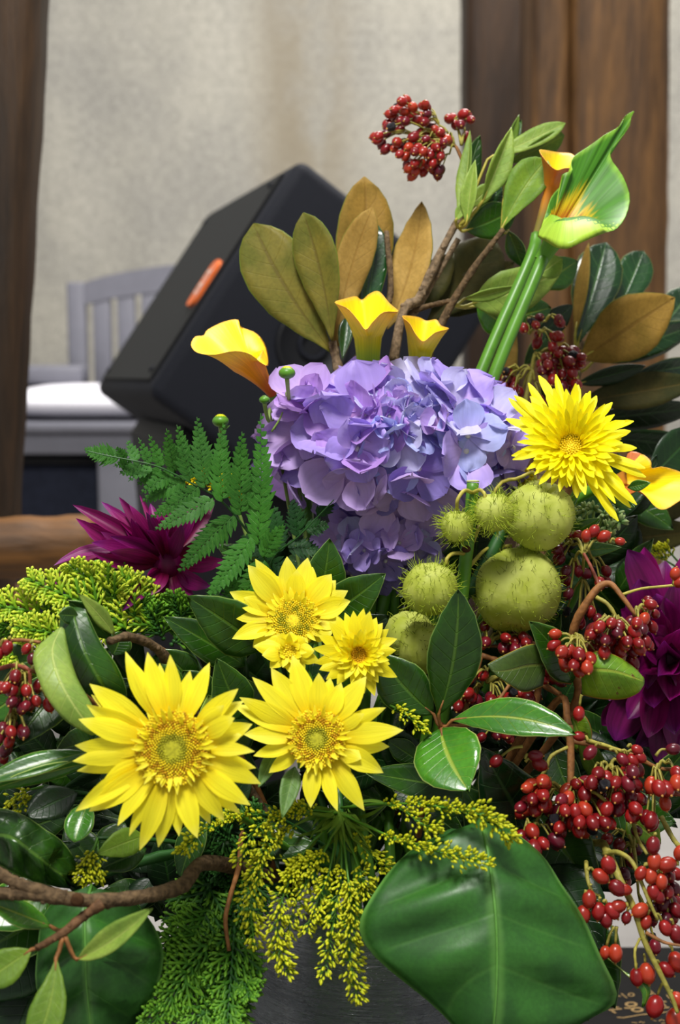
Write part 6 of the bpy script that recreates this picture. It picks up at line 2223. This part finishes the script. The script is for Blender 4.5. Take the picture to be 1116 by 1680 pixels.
branch(t, [(1050, 1540, .87), (1042, 1560, .862), (1044, 1590, .86)], .0009, .0008, 'petiole', name='twig', n=10)
branch(t, [(1085, 1340, .93), (1104, 1375, .92), (1118, 1392, .91)], .0018, .0016, 'twig_olive', name='twig', n=10)
branch(t, [(1038, 1345, .93), (1046, 1375, .92), (1062, 1402, .91)], .0014, .0012, 'twig_olive', name='twig', n=10)
branch(t, [(1000, 1400, .90), (960, 1385, .94), VASE + Vector((.065, .0, RIM_Z))], .0026, .003, 'twig_olive', n=14)
BO = ('berry_orange', 'berry_orange', 'berry_red')
lone_berries(t, [(999, 1420, 1004, 1440, 26), (985, 1437, 964, 1428, 24), (1012, 1456, 992, 1446, 26), (1026, 1460, 1030, 1462, 20), (967, 1474, 970, 1452, 24), (957, 1500, 962, 1460, 25), (982, 1494, 985, 1474, 24),
                 (1004, 1494, 990, 1480, 24), (1015, 1487, 1030, 1488, 23), (994, 1508, 988, 1486, 22), (1028, 1505, 1032, 1492, 17), (1051, 1493, 1064, 1490, 24), (1060, 1512, 1068, 1494, 20), (993, 1562, 1008, 1520, 18),
                 (1010, 1563, 1012, 1520, 24), (1062, 1596, 1056, 1566, 28), (1045, 1602, 1044, 1584, 24), (1093, 1590, 1074, 1580, 24), (1110, 1577, 1098, 1552, 28), (1075, 1650, 1090, 1612, 30), (1108, 1672, 1112, 1648, 32),
                 (1080, 1470, 1072, 1460, 20), (1092, 1522, 1076, 1500, 22), (1072, 1386, 1076, 1370, 24), (1074, 1412, 1076, 1395, 24), (1096, 1418, 1110, 1420, 26), (1116, 1400, 1112, 1420, 22), (1072, 1462, 1070, 1452, 22),
                 (1052, 1432, 1062, 1420, 20), (1068, 1436, 1070, 1424, 22), (1085, 1445, 1084, 1430, 22), (1110, 1532, 1100, 1510, 26), (1112, 1640, 1100, 1630, 24)], .872, BO)
berries(t, (1078, 1450, .88), [(1092, 1460, 20, 24, 9), (1100, 1490, 14, 20, 6), (1072, 1500, 18, 16, 5), (1098, 1430, 14, 12, 4)], 22, .895, ('berry_red', 'berry_maroon'), black=0)
berries(t, (1040, 1390, .95), [(1010, 1375, 14, 12, 3), (1036, 1398, 14, 12, 3), (1050, 1362, 8, 8, 1), (1024, 1440, 14, 14, 3), (1070, 1545, 16, 14, 3)], 20, .96, ('berry_maroon', 'berry_red'), black=.2)

t = thing('berry_spray', 'dark red berry spray at the left edge before the folded leaves', 'berries', P(50, 1100, .88))
mb = MB()
branch(t, [(66, 1054, .87), (30, 1050, .875), (-10, 1055, .88)], .0012, .0012, 'twig_brown', name='twig', n=10)
branch(t, [(-10, 1100, .88), (20, 1092, .875), (42, 1096, .87), (50, 1102, .87)], .0014, .0014, 'twig_red', n=12)
branch(t, [(48, 1100, .87), (50, 1130, .87)], .0014, .001, 'twig_red', name='twig', n=6)
branch(t, [(20, 1140, .87), (16, 1180, .868)], .0010, .001, 'twig_red', name='twig', n=6)
branch(t, [(50, 1100, .87), (120, 1120, .92), (240, 1240, .96), VASE + Vector((-.06, .01, RIM_Z))], .0014, .0024, 'twig_brown', n=20)
BD = ('berry_red', 'berry_maroon', 'berry_maroon')
berries(t, (48, 1108, .87), [(30, 1128, 28, 10, 6), (38, 1148, 24, 14, 8), (62, 1120, 6, 6, 1), (20, 1112, 12, 8, 2), (6, 1130, 10, 8, 2)], 19, .87, BD, black=.14)
berries(t, (16, 1178, .868), [(14, 1192, 24, 10, 5), (34, 1195, 10, 10, 2), (8, 1210, 12, 10, 3), (6, 1235, 10, 12, 3)], 21, .866, BD, black=.12)
lone_berries(t, [(12, 1062, 16, 1048, 20), (-2, 1072, 6, 1050, 18), (44, 1064, 54, 1054, 16), (52, 1080, 54, 1060, 16), (80, 1156, 66, 1130, 20)], .868, ('berry_red', 'berry_maroon'))

t = thing('berry_spray', 'shaded berry spray deep between the balloon pods and the shiny leaf', 'berries', P(800, 1090, 1.0))
mb = MB()
branch(t, [(800, 1060, .99), (850, 1060, .99), (900, 1050, 1.0)], .0012, .001, 'twig_brown', name='twig', n=8)
branch(t, [(790, 1075, .985), (830, 1090, .985), (920, 1140, .98)], .0018, .0022, 'twig_brown', n=10)
branch(t, [(790, 1075, .985), (760, 1180, .985), VASE + Vector((.04, .02, RIM_Z))], .0018, .0022, 'twig_brown', n=10)
BS = ('berry_red', 'berry_red', 'berry_maroon')
berries(t, (800, 1062, .985), [(796, 1042, 6, 18, 3), (844, 1044, 18, 12, 5), (838, 1060, 24, 8, 5), (866, 1052, 14, 10, 3)], 19, .98, BS)
berries(t, (800, 1120, .985), [(782, 1112, 14, 12, 4), (770, 1148, 24, 14, 8), (815, 1148, 20, 10, 5), (850, 1140, 26, 10, 7), (895, 1112, 12, 14, 4), (920, 1108, 10, 18, 4)], 19, .98, BS, black=.08)
berries(t, (820, 1210, .975), [(800, 1206, 18, 6, 3), (840, 1208, 16, 8, 2)], 18, .97, BS)

# ------------------------------------------------------------------ sets of like things
GROUPS = {'sunflower': 'yellow sunflowers in the arrangement', 'chrysanthemum': 'yellow chrysanthemums in the arrangement',
          'calla_lily': 'calla lilies in the arrangement', 'hydrangea': 'violet hydrangea heads', 'dahlia': 'magenta-purple dahlias',
          'berry_spray': 'red berry sprays', 'goldenrod': 'goldenrod sprigs', 'leatherleaf_fern': 'fern fronds', 'flower_bud': 'green flower buds',
          'cypress_spray': 'cypress sprays', 'leafy_filler_spray': 'deep green filling foliage', 'magnolia_branch': 'magnolia branches',
          'laurel_branch': 'laurel branches', 'broad_leaf_spray': 'sprays of large dark leaves', 'balloon_plant': 'balloon plant stems',
          'timber_post': 'timber posts at the right'}
for o in list(bpy.data.objects):
    if o.parent is None and o.name.split('.')[0] in GROUPS:
        o['group'] = GROUPS[o.name.split('.')[0]]
